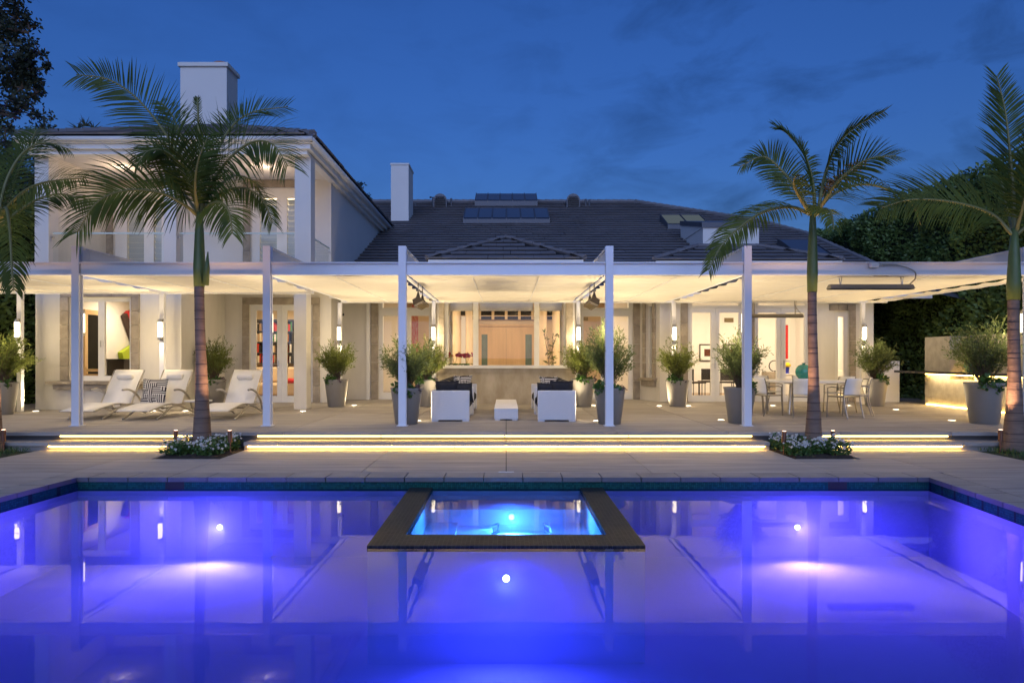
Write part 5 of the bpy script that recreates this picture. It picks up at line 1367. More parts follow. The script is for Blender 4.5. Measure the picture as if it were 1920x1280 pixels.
# ---- dining set
TC = (6.58, 15.1)
t = thing('dining_table', 'large round pale dining table on a steel base under the pergola', 'table', (*TC, TZ))
MB().lathe([(0.83, 0.70), (0.85, 0.705), (0.85, 0.735), (0.84, 0.74)], (*TC, TZ), 48).build('top', M['tabletop'], t)
for k in range(4):
    a = math.pi / 2 * k + 0.4
    MB().tube([(TC[0] + 0.42 * math.cos(a), TC[1] + 0.42 * math.sin(a), TZ), (TC[0] + 0.36 * math.cos(a), TC[1] + 0.36 * math.sin(a), TZ + 0.70)], 0.03, 10).build('leg', M['steel'], t)
MB().lathe([(0.4, 0.66), (0.4, 0.69)], (*TC, TZ), 24).build('ring', M['steel'], t)
def make_chair(loc, rz, label):
    # local: faces +y (seat front at +y), origin on the floor
    t = thing('dining_chair', label, 'chair', (0, 0, 0), 'white sling dining chairs round the table')
    for s in (-1, 1):
        MB().tube([tuple(p) for p in catmull([(s * 0.225, 0.23, 0.0), (s * 0.225, 0.215, 0.25), (s * 0.225, 0.20, 0.44)], 6)], 0.013, 6).build('front_leg', M['chair_frame'], t)
        MB().tube([tuple(p) for p in catmull([(s * 0.225, -0.29, 0.0), (s * 0.225, -0.22, 0.25), (s * 0.225, -0.19, 0.44), (s * 0.225, -0.21, 0.64), (s * 0.225, -0.26, 0.80)], 10)], 0.013, 6).build('rear_leg', M['chair_frame'], t)
        MB().tube([(s * 0.225, -0.205, 0.62), (s * 0.235, 0.10, 0.63), (s * 0.23, 0.20, 0.61), (s * 0.225, 0.205, 0.43)], 0.012, 6).build('armrest', M['chair_frame'], t)
        MB().tube([(s * 0.225, -0.19, 0.435), (s * 0.225, 0.205, 0.435)], 0.013, 6).build('side_rail', M['chair_frame'], t)
    MB().bbox(-0.212, 0.212, -0.19, 0.22, 0.428, 0.440, 0.003).build('seat', M['sling'], t)
    g = MB(); pts = catmull([(0, -0.198, 0.47), (0, -0.208, 0.62), (0, -0.262, 0.81)], 8)
    for p in pts:
        for (sx, dy) in ((-0.22, 0), (0.22, 0), (0.22, -0.012), (-0.22, -0.012)): g.v.append((sx, p.y + dy, p.z))
    for i in range(len(pts) - 1):
        for k in range(4): g.f.append((i * 4 + k, i * 4 + (k + 1) % 4, i * 4 + 4 + (k + 1) % 4, i * 4 + 4 + k))
    g.f += [(3, 2, 1, 0), tuple((len(pts) - 1) * 4 + k for k in range(4))]
    g.build('backrest', M['sling'], t, smooth=True)
    MB().tube([(-0.225, -0.215, 0.655), (0.225, -0.215, 0.655)], 0.011, 6).build('back_bar', M['chair_frame'], t)
    MB().tube([(-0.225, -0.19, 0.43), (0.225, -0.19, 0.43)], 0.011, 6).build('cross_bar', M['chair_frame'], t)
    t.location = loc; t.rotation_euler = (0, 0, rz)
    return t
names = {0: 'near right of the round table', 1: 'far right of the round table', 2: 'far side, right of the teal ball', 3: 'far side, left of the teal ball',
         4: 'far left of the round table', 5: 'near left of the round table, beside the front planter', 6: 'near side, just left of the palm trunk', 7: 'near side, just right of the palm trunk'}
proto = None
for k in range(8):
    a = R(22.5 + 45 * k); a = a - R(45)
    x, y = TC[0] + 1.06 * math.cos(a), TC[1] + 1.06 * math.sin(a); rz = a + math.pi / 2
    kk = (k - 1) % 8
    lb = 'white sling dining chair at the ' + names[kk] if True else ''
    if proto is None: proto = make_chair((x, y, TZ), rz, lb)
    else: dup(proto, (x, y, TZ), rz, lb)
vz = thing('glass_ball', 'teal blown glass ball on the round dining table, half behind the palm trunk', 'ornament', (6.60, 15.05, TZ + 0.74))
MB().lathe([(0.04, 0.001), (0.11, 0.03), (0.165, 0.11), (0.18, 0.18), (0.165, 0.25), (0.12, 0.32), (0.05, 0.35), (0.03, 0.352)], (6.56, 15.05, TZ + 0.74), 22).build('ball', M['teal_glass'], vz, smooth=True)
MB().lathe([(0.03, 0.352), (0.045, 0.38), (0.04, 0.38)], (6.56, 15.05, TZ + 0.74), 14).build('lip', M['teal_glass'], vz)

# ---- barbecue wall on the right
bq = thing('barbecue_counter', 'pale concrete barbecue wall with dark cantilevered counter before the hedge', 'barbecue counter', (11.2, 16.0, TZ))
WX = 11.04
g = MB()
zt = 2.03; zc = 1.12
for (y0, y1, z0, z1) in ((12.3, 18.0, TZ, zc - 0.16), (12.3, 16.1, zc - 0.16, zt), (17.0, 18.0, zc - 0.16, zt), (16.1, 17.0, zc - 0.16, zt)):
    xx = WX + (0.32 if (y0, y1) == (16.1, 17.0) else 0); g.box(xx, 11.6, y0, y1, z0, z1)
g.build('body', M['bbq'], bq)
MB().box(WX + 0.20, WX + 0.24, 16.13, 16.6, zc - 0.14, zt - 0.02).build('glass_panel', M['green_glass'], bq)
MB().bbox(WX - 0.42, WX - 0.002, 12.5, 18.7, zc - 0.03, zc + 0.03, 0.006).build('counter', M['black_counter'], bq)
MB().box(WX - 0.05, WX - 0.012, 12.6, 17.9, zc - 0.06, zc - 0.035).build('light_strip', M['e_led'], bq)
lamp('AREA', (WX - 0.12, 15.2, zc - 0.06), 12, WARM, bq, size=5.0, size_y=0.06, aim=(WX - 0.11, 15.2, 0))
MB().box(WX - 0.03, WX - 0.005, 12.6, 17.9, TZ + 0.01, TZ + 0.03).build('light_strip', M['e_led'], bq)
MB().box(WX - 0.03, WX - 0.003, 14.5, 14.75, 0.72, 0.82).build('socket_plate', M['dark'], bq)
MB().tube([(WX - 0.03, 17.75, 1.02), (WX - 0.1, 17.75, 1.0), (WX - 0.1, 17.75, 0.93)], 0.012, 6).build('tap', M['steel'], bq)
d = 15.95; x = WX - 0.16
fv = thing('flower_vase', 'round teal glass vase of violet flowers on the barbecue counter', 'vase', (x, d, zc + 0.03))
MB().lathe([(0.06, 0.001), (0.13, 0.05), (0.17, 0.15), (0.15, 0.25), (0.08, 0.32), (0.06, 0.36), (0.075, 0.38)], (x, d, zc + 0.03), 20).build('vase', M['teal_glass'], fv, smooth=True)
g = MB(); pp = []
for k in range(7):
    c = catmull([(x, d, zc + 0.3), (x + rnd.uniform(-.06, .06), d + rnd.uniform(-.06, .06), zc + 0.6), (x + rnd.uniform(-.2, .2), d + rnd.uniform(-.2, .2), zc + rnd.uniform(0.7, 0.95))], 10); g.tube([tuple(p) for p in c], 0.005, 4); pp += [tuple(p) for p in c[5:]]
g.build('stem', M['leafy'], fv); leaves('bloom', M['purple_flower'], np.repeat(np.array(pp), 7, 0) + np.random.default_rng(2).normal(0, 0.025, (len(pp) * 7, 3)), 0.05, fv, aspect=0.7, seed=8)
tag(MB().box(10.33, 10.95, 19.0, 19.2, TZ, 1.40).build('garden_wall', M['stucco_up']), 'low white garden wall at the right end of the house, behind a shrub', 'wall')

# ================================================================== POTTED SHRUBS
def shrub_mesh(seed, h, rad, leaf, n_tw, mleaf):
    r = np.random.default_rng(seed); tw = MB(); P = []; D = []
    for k in range(n_tw):
        a = r.uniform(0, 2 * math.pi); q = math.sqrt(r.random()); el = r.uniform(0.35, 1.0)
        tip = np.array([rad * q * math.cos(a), rad * q * math.sin(a), h * (0.28 + 0.72 * math.sqrt(max(0, 1 - (q * 0.92) ** 2)) * el)])
        tip *= r.uniform(0.74, 1.15)
        b = np.array([r.uniform(-0.06, 0.06), r.uniform(-0.06, 0.06), 0.0]); mid = b * 0.5 + tip * np.array([0.38, 0.38, 0.55]) + r.normal(0, 0.03, 3)
        c = catmull([tuple(b), tuple(mid), tuple(tip)], 14)
        tw.tube([tuple(p) for p in c[::2]], [0.009 - 0.0012 * i for i in range(7)], 3, caps=False)
        for i in range(5, 14):
            t_ = np.array(c[min(i + 1, 13)] - c[i - 1]); t_ /= np.linalg.norm(t_) + 1e-9
            for _ in range(4):
                P.append(np.array(c[i]) + r.normal(0, 0.018, 3)); D.append(t_)
            if i > 6:
                for _ in range(2):       # side shoots
                    dv = t_ + r.normal(0, 0.6, 3); dv /= np.linalg.norm(dv); base = np.array(c[i])
                    for s_ in (0.04, 0.07, 0.10): P.append(base + dv * s_); D.append(dv)
    return tw, np.array(P), np.array(D)
def make_shrub(kind, seed, hs=1.0, rs=1.0):
    """built at the origin (pot base), without label; copied later"""
    t = thing('potted_shrub', '', 'potted plant', (0, 0, 0), 'willowy shrubs in grey tapered pots')
    MB().lathe([(0.20, 0.0), (0.215, 0.01), (0.30, 0.66), (0.312, 0.69), (0.305, 0.70), (0.285, 0.695), (0.27, 0.62)], (0, 0, 0), 36).build('pot', M['pot'], t, smooth=True)
    MB().lathe([(0.272, 0.60), (0.262, 0.635)], (0, 0, 0), 20).build('soil', M['soil'], t)
    tw, P, D = shrub_mesh(seed, *(((1.12 * hs, 0.54 * rs, 0.06, int(105 * rs), 'shrub')) if kind == 0 else ((1.18 * hs, 0.54 * rs, 0.055, int(92 * rs), 'shrub_dark'))))
    tw.v = [(p[0], p[1], p[2] + 0.63) for p in tw.v]
    tw.build('twigs', M['twig'], t, kind='stuff')
    P[:, 2] += 0.63
    leaves('foliage', M['shrub' if kind == 0 else 'shrub_dark'], P, 0.062, t, aspect=0.26, seed=seed, dirs=D, spread=0.45)
    r = np.random.default_rng(seed + 50); Q = []
    for (cx, cy_, cz, rr, n) in ((-0.2 + r.uniform(-.05, .12), -0.2, 0.72, r.uniform(.08, .14), 120), (r.uniform(.05, .2), -0.22, 0.69, r.uniform(.05, .09), 60), (r.uniform(-.15, .05), -0.27, r.uniform(.58, .68), 0.06, 40)):
        q = r.normal(size=(n, 3)); q /= np.linalg.norm(q, axis=1, keepdims=True); Q.append(q * rr * r.random((n, 1)) ** 0.4 + np.array([cx, cy_, cz]))
    leaves('trailing_plant', M['leafy'], np.concatenate(Q), 0.075, t, aspect=0.75, seed=seed, kind='stuff')
    q = r.normal(size=(70, 3)); q /= np.linalg.norm(q, axis=1, keepdims=True)
    leaves('purple_edging', M['purple_leaf'], q * 0.07 * r.random((70, 1)) ** 0.4 + np.array([0.2, -0.17, 0.68]), 0.05, t, aspect=0.6, seed=seed + 1, kind='stuff')
    return t
pot_n = [0]
def put_shrub(k, x, y, s, rz, label):
    i = pot_n[0]; pot_n[0] += 1
    v = random.Random(40 + i)
    o = make_shrub(0 if k < 2 else 1, 101 + i, v.uniform(0.9, 1.12), v.uniform(0.86, 1.14))
    o.location = (x, y, TZ); o.rotation_euler = (0, 0, rz); o['label'] = label
    o.scale = (s, s, s)
    return o
put_shrub(0, -11.0, 14.9, 1.0, 0.3, 'potted shrub at the far left edge, under the far left sconce')
put_shrub(1, -7.40, 17.3, 0.98, 0.4, 'potted shrub in the recess behind the left palm trunk')
put_shrub(0, X(631, 17.25), 17.25, 0.98, -0.4, 'bright airy potted shrub at the library corner, right of the square column')
put_shrub(2, X(762, 12.75), 12.76, 0.97, 0.2, 'dark potted shrub behind the front pergola post left of the sofas')
put_shrub(1, X(800, 17.3), 17.3, 0.98, 0.1, 'potted shrub behind the left sofas, left of the bay window')
put_shrub(0, X(1093, 17.3), 17.3, 1.0, 0.5, 'potted shrub behind the right sofas, right of the bay window')
put_shrub(3, X(1143, 12.75), 12.76, 0.97, 0.0, 'dark potted shrub behind the front pergola post right of the sofas')
put_shrub(1, X(1270, 17.3), 17.3, 0.95, -0.5, 'potted shrub before the dining room door, under a lit sconce')
put_shrub(2, X(1387, 12.95), 12.96, 0.97, 1.2, 'dark potted shrub behind the front post beside the dining table')
put_shrub(3, X(1640, 17.4), 17.4, 1.0, 0.7, 'dark potted shrub at the right end of the house, behind the dining table')
put_shrub(2, 9.0, 12.85, 1.1, 0.25, 'large dark potted shrub beside the far right palm trunk')

# ================================================================== PALMS
def frond(parent, ctrl, n=58, L=0.55, nrm=(0, -1, 0.2), droop=0.5, wid=0.032, start=0.10, vee=0.18, seed=0, m='frond'):
    n = int(n * 1.2); L = L * 1.2; wid = wid * 0.78
    rr = random.Random(seed); pts = catmull(ctrl, n + 8); N = len(pts)
    g = MB(); rb = MB()
    rb.tube([tuple(p) for p in pts[::2]], [0.028 * (1 - 0.85 * i / (N / 2)) + 0.003 for i in range(len(pts[::2]))], 6)
    nv = Vector(nrm).normalized()
    for i in range(int(N * start), N - 1):
        s = i / (N - 1); t = (pts[min(i + 1, N - 1)] - pts[i - 1]).normalized()
        side = t.cross(nv)
        if side.length < 0.05: continue
        side.normalize(); up = side.cross(t).normalized()
        ll = L * (0.55 + 0.45 * math.sin(math.pi * min(1, (s - start) / (1 - start) * 1.15 + 0.12))) * (1 if s < 0.9 else 0.8) * rr.uniform(0.88, 1.08)
        fw = 0.35 + 0.75 * s
        for sd in (-1, 1):
            if rr.random() < 0.03: continue
            d = (t * fw + side * sd * 0.95 + up * (vee + rr.uniform(-0.14, 0.14)) + t * rr.uniform(-0.08, 0.08)).normalized()
            p = pts[i] + t * rr.uniform(-0.01, 0.01); w_ = wid * (1 if s < 0.85 else 0.7)
            prev = None; dd = d.copy(); nw = dd.cross(up).normalized() if dd.cross(up).length > 0.01 else side
            nw = (nw + up * 0.25).normalized()
            prof = (0.55, 1.0, 0.8, 0.05); vs = []
            for k in range(4):
                vs += [tuple(p + nw * w_ * 0.5 * prof[k]), tuple(p - nw * w_ * 0.5 * prof[k])]
                dd = (dd + Vector((0, 0, -droop * 0.42 * (0.4 + 0.5 * k)))).normalized(); p = p + dd * ll / 3
            g.add(vs, [(0, 2, 3, 1), (2, 4, 5, 3), (4, 6, 7, 5)])
    f = rb.build('frond', M['rachis'], parent, smooth=True)
    g.build('leaflets', M[m], f)
    return f
def palm(label, x, y, z_top, z_shaft, r0, px_top, fronds, bark_lean=0.0):
    t = thing('palm_tree', label, 'palm tree', (x, y, 0.02))
    xt = px_top
    n = 60; pts = []; rad = []
    for i in range(n):
        u = i / (n - 1); z = 0.0 + (z_shaft - 0.0) * u
        pts.append((x + (xt - x) * u * 0.8 + 0.012 * math.sin(5 * u), y, z))
        rr_ = r0 * (0.45 + 0.55 * (1 - u) ** 3.0) + (0.06 * r0 if u < 0.04 else 0)
        rad.append(rr_ * (1 + 0.012 * math.sin(40 * u)))
    MB().tube(pts, rad, 22, caps=True).build('trunk', M['trunk'], t, smooth=True)
    tr = t.children[0]
    for i in range(1, 15):          # leaf-scar rings
        u = (i + 0.22 * math.sin(i * 2.3)) / 15; k = min(int(u * (n - 1)), n - 2)
        p = pts[k]; rr_ = rad[k] + 0.0035
        MB().tube([(p[0], p[1], p[2] - 0.007), (p[0], p[1], p[2] + 0.007)], [rr_, rr_ - 0.002], 20).build('ring', M['ring'], tr)
    xs_ = pts[-1][0]
    MB().tube([(xs_, y, z_shaft - 0.02), (xs_ + (xt - xs_) * 0.3, y, z_shaft + (z_top - z_shaft) * 0.25), (xs_ + (xt - xs_) * 0.7, y, z_shaft + (z_top - z_shaft) * 0.7), (xt, y, z_top + 0.1)],
              [rad[-1] * 1.1, rad[-1] * 1.22, rad[-1] * 0.95, rad[-1] * 0.55], 18).build('crownshaft', M['shaft'], t, smooth=True)
    for i, f in enumerate(fronds):
        c = [(X(a, y + dd), y + dd, Z(b, y + dd)) for (a, b, dd) in f['c']]
        frond(t, c, n=f.get('n', 58), L=f.get('L', 0.55), nrm=f.get('nrm', (0, -1, 0.25)), droop=f.get('droop', 0.4), seed=i + int(x * 10) % 97, wid=f.get('wid', 0.034), start=f.get('start', 0.14), vee=f.get('vee', 0.18))
    return t
PD = 10.9
UPN = (0.1, -0.35, 1)
lp = palm('palm with ringed trunk in the left flower bed, before the two-storey wing', -4.86, PD, Z(400, PD), Z(535, PD), 0.165, X(374, PD), [
    dict(c=[(374, 398, 0), (362, 340, 0.1), (318, 262, 0.25), (262, 190, 0.4), (205, 150, 0.5), (143, 140, 0.55)], L=0.66, nrm=(0.25, -1, 0.1), droop=0.25, n=66),
    dict(c=[(376, 398, 0), (395, 350, -0.3), (428, 300, -0.6), (470, 268, -0.8), (510, 270, -1.0), (540, 312, -1.1)], L=0.76, nrm=(0.15, -1, 0.45), droop=0.5, n=58),
    dict(c=[(376, 395, 0), (390, 330, 0.5), (425, 250, 0.9), (470, 212, 1.2), (540, 200, 1.4)], L=0.58, nrm=(-0.3, -1, 0.3), droop=0.2, n=58),
    dict(c=[(370, 404, 0), (345, 384, -0.3), (300, 362, -0.6), (235, 358, -0.9), (182, 380, -1.1), (142, 440, -1.2)], L=0.78, nrm=(-0.1, -1, 0.45), droop=0.55, n=62),
    dict(c=[(372, 395, 0), (360, 330, 0.5), (345, 270, 1.0), (322, 215, 1.4), (300, 190, 1.7)], L=0.52, nrm=(0.4, -1, 0.3), droop=0.3, n=50),
    dict(c=[(378, 402, 0), (394, 384, -0.4), (414, 380, -0.7), (430, 400, -0.9), (436, 440, -1.0)], L=0.55, nrm=(0.1, -1, 0.5), droop=0.6, n=42),
    dict(c=[(378, 398, 0), (400, 360, 0.6), (440, 330, 1.3), (478, 345, 1.8), (495, 392, 2.0)], L=0.5, nrm=(0.3, -0.5, 1), droop=0.8, n=48),
    dict(c=[(372, 400, 0), (366, 352, -0.3), (372, 300, -0.5), (392, 252, -0.6)], L=0.6, nrm=(0.1, -1, 0.2), droop=0.3, n=44),
    dict(c=[(374, 396, 0), (374, 300, 0.05), (371, 205, 0.1), (370, 182, 0.1)], L=0.10, nrm=(0, -1, 0), droop=0.0, n=40, wid=0.02, start=0.5),
    dict(c=[(372, 398, 0), (352, 340, -0.3), (318, 290, -0.5), (282, 282, -0.7), (255, 310, -0.8)], L=0.5, nrm=(-0.1, -0.8, 0.7), droop=0.6, n=46),
    dict(c=[(378, 402, 0), (405, 372, -0.2), (448, 352, -0.3), (490, 372, -0.4), (512, 420, -0.4)], L=0.46, nrm=(0.1, -0.7, 0.9), droop=0.8, n=44),
    dict(c=[(372, 400, 0), (330, 350, 0.9), (280, 338, 1.6), (235, 372, 2.1)], L=0.5, nrm=(-0.2, -0.4, 1), droop=0.8, n=44)])
MB().tube([(X(388, PD), PD - 0.05, Z(535, PD)), (X(393, PD), PD - 0.1, Z(505, PD)), (X(396, PD), PD - 0.12, Z(474, PD))], [0.05, 0.045, 0.006], 10).build('flower_spathe', M['shaft'], lp, smooth=True)
rp = palm('palm with ringed trunk in the right flower bed, before the dining table', 4.90, PD, Z(402, PD), Z(545, PD), 0.150, X(1524, PD), [
    dict(c=[(1520, 402, 0), (1482, 388, -0.2), (1430, 398, -0.4), (1385, 428, -0.5), (1352, 462, -0.6), (1328, 508, -0.6)], L=0.44, nrm=(-0.1, -0.7, 1), droop=0.6, n=54),
    dict(c=[(1518, 398, 0), (1490, 352, 0.2), (1468, 322, 0.4), (1432, 294, 0.5), (1388, 312, 0.6)], L=0.42, nrm=(-0.2, -1, 0.5), droop=0.45, n=46),
    dict(c=[(1528, 396, 0), (1524, 345, 0.2), (1508, 290, 0.4), (1478, 252, 0.5), (1457, 240, 0.5)], L=0.46, nrm=(0.7, -0.6, 0.5), droop=0.25, n=50),
    dict(c=[(1534, 396, 0), (1545, 335, 0.2), (1564, 282, 0.3), (1602, 240, 0.4), (1660, 208, 0.5)], L=0.36, nrm=(0.5, -0.5, -0.6), droop=0.15, n=54),
    dict(c=[(1530, 400, 0), (1562, 364, 0.2), (1612, 346, 0.4), (1662, 354, 0.5), (1708, 380, 0.6), (1728, 425, 0.6)], L=0.62, nrm=(0.1, -0.65, 1), droop=0.65, n=60),
    dict(c=[(1530, 400, 0), (1572, 340, -0.5), (1625, 300, -0.8), (1680, 292, -1.0)], L=0.5, nrm=(0.2, -0.9, 0.7), droop=0.3, n=46),
    dict(c=[(1528, 404, 0), (1545, 392, -0.7), (1558, 400, -1.3), (1564, 432, -1.7)], L=0.35, nrm=(0.2, -0.5, 1), droop=0.9, n=34),
    dict(c=[(1520, 402, 0), (1500, 372, -0.6), (1488, 345, -1.1), (1492, 328, -1.5)], L=0.42, nrm=(0, -0.5, 1), droop=0.7, n=34)])
g = MB(); cc = catmull([(X(1532, PD), PD, Z(398, PD)), (X(1560, PD), PD + 0.2, Z(350, PD)), (X(1600, PD), PD + 0.3, Z(318, PD)), (X(1632, PD), PD + 0.35, Z(296, PD))], 24); g.tube([tuple(p) for p in cc], 0.012, 5)
ds = g.build('dry_flower_stalk', M['dead'], rp); pp = np.repeat(np.array([tuple(p) for p in cc[8:]]), 22, 0); leaves('dry_husk', M['dead'], pp + np.random.default_rng(1).normal(0, 0.045, pp.shape), 0.06, ds, aspect=0.5, seed=2)
palm('tall palm at the far right edge, standing in the lawn', 8.10, PD, Z(440, PD), Z(560, PD), 0.18, X(1902, PD), [
    dict(c=[(1902, 440, 0), (1900, 360, 0.1), (1893, 280, 0.2), (1884, 205, 0.3), (1868, 140, 0.4)], L=0.62, nrm=(0.1, -1, 0.1), droop=0.15, n=62),
    dict(c=[(1900, 442, 0), (1860, 402, 0.1), (1792, 380, 0.1), (1712, 374, 0.1), (1650, 390, 0.1)], L=0.78, nrm=(-0.05, -0.85, 0.6), droop=0.42, n=60),
    dict(c=[(1904, 440, 0), (1925, 360, -0.3), (1950, 280, -0.5), (1965, 220, -0.6)], L=0.6, nrm=(0.1, -1, 0.2), droop=0.3, n=50),
    dict(c=[(1904, 442, 0), (1960, 400, -0.2), (2030, 400, -0.4), (2080, 450, -0.5)], L=0.6, nrm=(0.1, -0.6, 1), droop=0.7, n=48),
    dict(c=[(1902, 444, 0), (1890, 400, 0.8), (1880, 350, 1.5), (1872, 330, 2.0)], L=0.5, nrm=(0.1, -0.6, 0.6), droop=0.5, n=40)])
palm('palm at the far left edge with yellowing fronds, standing in the lawn', -8.22, PD, Z(430, PD), Z(550, PD), 0.17, X(-12, PD), [
    dict(c=[(-8, 430, 0), (20, 382, -0.2), (60, 350, -0.4), (110, 338, -0.5), (162, 334, -0.6)], L=0.5, nrm=(0.1, -0.9, 0.6), droop=0.5, n=50),
    dict(c=[(-8, 430, 0), (30, 400, 0.2), (75, 372, 0.4), (125, 365, 0.5), (172, 392, 0.6)], L=0.5, nrm=(0.1, -0.8, 0.7), droop=0.6, n=50),
    dict(c=[(-8, 428, 0), (12, 340, 0.3), (45, 285, 0.5), (85, 268, 0.7), (130, 280, 0.8)], L=0.55, nrm=(0.1, -0.7, 0.9), droop=0.6, n=52),
    dict(c=[(-6, 430, 0), (10, 390, -0.6), (18, 430, -1.0), (22, 500, -1.2), (26, 545, -1.3)], L=0.45, nrm=(0.4, -0.8, 0.6), droop=0.9, n=46),
    dict(c=[(-10, 428, 0), (-20, 350, 0.3), (-25, 270, 0.5), (-10, 215, 0.7)], L=0.6, nrm=(0.3, -1, 0.2), droop=0.3, n=48),
    dict(c=[(-6, 430, 0), (30, 330, 1.0), (60, 262, 1.6), (70, 240, 1.9)], L=0.5, nrm=(0.2, -1, 0.5), droop=0.4, n=44),
    dict(c=[(-12, 430, 0), (-60, 380, -0.2), (-120, 380, -0.4), (-170, 430, -0.5)], L=0.6, nrm=(0, -0.6, 1), droop=0.7, n=44)])
# ---- spike lights aimed at the trunks
def spike(x, y, h, label, aim=None, power=18, lit=False):
    t = thing('spike_light', label, 'garden light', (x, y, 0.03), 'copper spike lights in the beds')
    MB().tube([(x, y, 0.0), (x, y, h * 0.5)], 0.012, 8).build('stake', M['copper'], t)
    a = Vector(aim) if aim else Vector((x, y, 5)); dv = (a - Vector((x, y, h))).normalized()
    p0 = Vector((x, y, h * 0.5)); 
    up = Vector((dv.x * 0.25, dv.y * 0.25, 1)).normalized()
    MB().tube([tuple(p0), tuple(p0 + up * h * 0.5)], 0.034, 12).build('shade', M['copper'], t)
    MB().tube([tuple(p0 + up * (h * 0.5 + 0.001)), tuple(p0 + up * (h * 0.5 + 0.006))], 0.028, 12).build('lens', M['e_spike'], t)
    if aim: lamp('SPOT', tuple(p0 + up * (h * 0.5 + 0.05)), power * 1.9, (1.0, 0.58, 0.34), t, radius=0.03, aim=aim, angle=70, blend=0.7)
for s, nm in ((-1, 'left'), (1, 'right')):
    bx0 = -4.86 if s < 0 else 4.90
    spike(X(332, 11.1) if s < 0 else X(1562, 11.0), 11.05 if s < 0 else 11.0, 0.32, 'copper spike light behind the ' + nm + ' palm trunk, beside the lit steps', (bx0, PD, 4.4), 42)
    spike(X(434, 10.7) if s < 0 else X(1467, 10.6), 10.65 if s < 0 else 10.55, 0.36, 'copper spike light at the open side of the ' + nm + ' flower bed', (bx0, PD, 2.9), 42)
spike(X(28, 11.0), 10.75, 0.36, 'copper spike light on the left lawn before the far left palm', (-8.14, PD, 3.4), 46)
spike(X(1863, 10.9), 10.75, 0.36, 'copper spike light on the right lawn before the far right palm', (8.1, PD, 3.2), 46)

# ================================================================== HEDGES AND TREES
def hedge(name, label, x0, x1, y0, y1, h, n, seed, face, leaf=0.11):
    t = thing(name, label, 'hedge', ((x0 + x1) / 2, (y0 + y1) / 2, 0))
    r = np.random.default_rng(seed)
    xf = x0 if face < 0 else x1
    k = 0.30
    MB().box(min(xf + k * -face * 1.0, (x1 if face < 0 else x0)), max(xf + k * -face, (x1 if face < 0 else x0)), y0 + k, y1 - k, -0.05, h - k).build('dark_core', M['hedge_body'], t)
    nf = int(n * 0.8)
    y = r.uniform(y0, y1, nf); z = r.uniform(0.02, h + 0.1, nf)
    bump = 0.26 * np.sin(y * 1.3 + 0.8 * np.sin(z * 1.7)) * np.sin(z * 1.6 + 2) + 0.13 * np.sin(y * 2.3 + z * 1.1) * np.sin(z * 2.7 + 0.6 * y) + 0.10 * np.sin(5.1 * y + 1.0) * np.sin(4.3 * z)
    P = np.stack([xf - face * (r.uniform(0, 0.28, nf)) + face * bump, y, z], 1); D = np.tile([face * 0.8, 0, 0.35], (nf, 1))
    nt = n - nf
    y2 = r.uniform(y0, y1, nt); x2 = r.uniform(x0, x1, nt); z2 = h + 0.12 * np.sin(y2 * 2.1) * np.cos(x2 * 2.0) + 0.14 * np.sin(y2 * 0.9 + 1) - r.uniform(0, 0.3, nt)
    P = np.concatenate([P, np.stack([x2, y2, z2], 1)]); D = np.concatenate([D, np.tile([0, 0, 1.0], (nt, 1))])
    leaves('foliage', M['hedge'], P, leaf, t, aspect=0.6, seed=seed, dirs=D, spread=0.7)
    return t
hedge('hedge', 'tall clipped dark green hedge along the right side of the terrace', 12.4, 14.6, 9.0, 29, 6.45, 90000, 5, -1)
hedge('hedge', 'dark green hedge at the far left, beyond the two-storey wing', -15.2, -12.6, 9.0, 30, 5.6, 45000, 6, 1, 0.13)
def tree(name, label, base, trunk_r, limbs, clumps, nl, leaf, seed, m='tree_leaf'):
    t = thing(name, label, 'tree', base)
    MB().tube([tuple(p) for p in catmull([base, *limbs[0]], 14)], [trunk_r * (1 - 0.05 * i) for i in range(14)], 10).build('trunk', M['twig'], t, smooth=True)
    for l_ in limbs[1:]: MB().tube([tuple(p) for p in catmull(l_, 12)], [trunk_r * 0.4 * (1 - 0.075 * i) for i in range(12)], 7).build('limb', M['twig'], t, smooth=True)
    r = np.random.default_rng(seed); P = []
    tw = MB()
    for (cx, cy_, cz, rad) in clumps:
        k = int(nl * rad ** 2)
        for _ in range(max(3, int(26 * rad))):
            c0 = np.array([cx, cy_, cz]) + r.normal(0, rad * 0.45, 3); m_ = max(4, k // max(3, int(26 * rad)))
            P.append(c0 + r.normal(0, rad * 0.16, (m_, 3)))
            tw.tube([(cx, cy_, cz), tuple(c0)], [0.012, 0.004], 4, caps=False)
    tw.build('twigs', M['twig'], t, kind='stuff')
    leaves('crown', M[m], np.concatenate(P), leaf, t, aspect=0.5, seed=seed)
    return t
d = 8.0
def cl(px_, py_, r_, dd=0.0): return (X(px_, d + dd), d + dd, Z(py_, d + dd), r_)
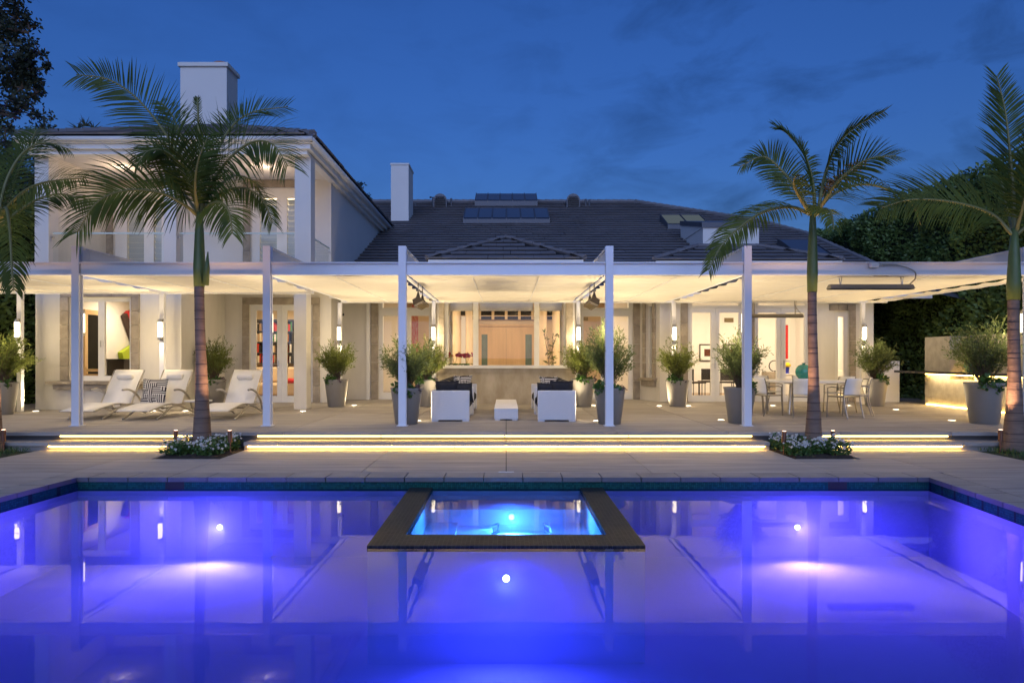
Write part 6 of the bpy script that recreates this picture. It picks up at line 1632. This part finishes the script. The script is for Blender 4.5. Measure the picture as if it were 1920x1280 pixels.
tree('broadleaf_tree', 'dark tree whose leafy branches hang into the top left corner', (-9.2, 8.4, 0), 0.22,
     [[(-9.1, 8.3, 2.5), (-8.6, 8.2, 5.5)], [(-8.7, 8.2, 4.8), (-7.2, 8.1, 5.6), (-5.6, 8.0, 5.3)], [(-8.8, 8.2, 4.2), (-7.0, 8.1, 4.6), (-5.7, 8.0, 4.3)], [(-8.7, 8.2, 5.4), (-7.6, 8, 6.5), (-6.4, 8, 6.9)]],
     [cl(-10, 20, .38), cl(30, 30, .28), cl(40, 95, .26), cl(75, 100, .16), cl(95, 125, .12), cl(10, 110, .35), cl(-20, 190, .34), cl(40, 165, .27), cl(68, 175, .16), cl(30, 215, .2), cl(60, 205, .13), cl(-60, 60, .5), cl(-80, 160, .5), cl(10, 240, .16), cl(-10, -60, .5), cl(55, 55, .14), cl(20, 60, .25, .4), cl(8, 160, .3, .4), cl(62, 130, .16), cl(35, 130, .2)], 4200, 0.062, 3)
d = 24.0
tree('broadleaf_tree', 'shadowed tree behind the far left palm', (X(-30, 24), 24.0, 0), 0.3, [[(X(-20, 24), 24, 4), (X(0, 24), 24, 8.0)], [(X(-10, 24), 24, 5), (X(50, 24), 24, 7.2)]],
     [cl(0, 330, 1.2), cl(40, 300, .9), cl(75, 262, .45), cl(20, 400, 1.4), cl(60, 430, 1.0), cl(50, 350, 0.9), cl(96, 240, .18), cl(84, 243, .25)], 1300, 0.13, 4)
d = 38.0
tree('broadleaf_tree', 'small treetop showing behind the wing gutter', (X(672, 38), 38, 0), 0.25, [[(X(672, 38), 38, 4), (X(672, 38), 38, 9.5)]], [cl(668, 352, .5), cl(684, 368, .42), cl(672, 385, .7)], 1100, 0.15, 5)
d = 46.0
t = thing('fan_palm', 'distant fan palm top above the left roof', 'palm tree', (X(160, d), d, 0))
MB().tube([(X(160, d), d, 0), (X(160, d), d, Z(244, d))], 0.22, 10).build('trunk', M['trunk'], t)
g = MB(); r_ = random.Random(4)
for (px_, py_, k) in ((160, 236, 13), (146, 242, 9), (176, 241, 9)):
    o = Vector((X(px_, d), d, Z(py_, d)))
    for i in range(k * 2):
        a = r_.uniform(-0.3, math.pi + 0.3); L_ = r_.uniform(0.4, 0.8); dv = Vector((math.cos(a), r_.uniform(-.5, .5), math.sin(a))); sdv = Vector((-math.sin(a), 0, math.cos(a))) * 0.05
        g.add([tuple(o - sdv), tuple(o + sdv), tuple(o + dv * L_)], [(0, 1, 2)])
g.build('fan_leaves', M['tree_leaf'], t)
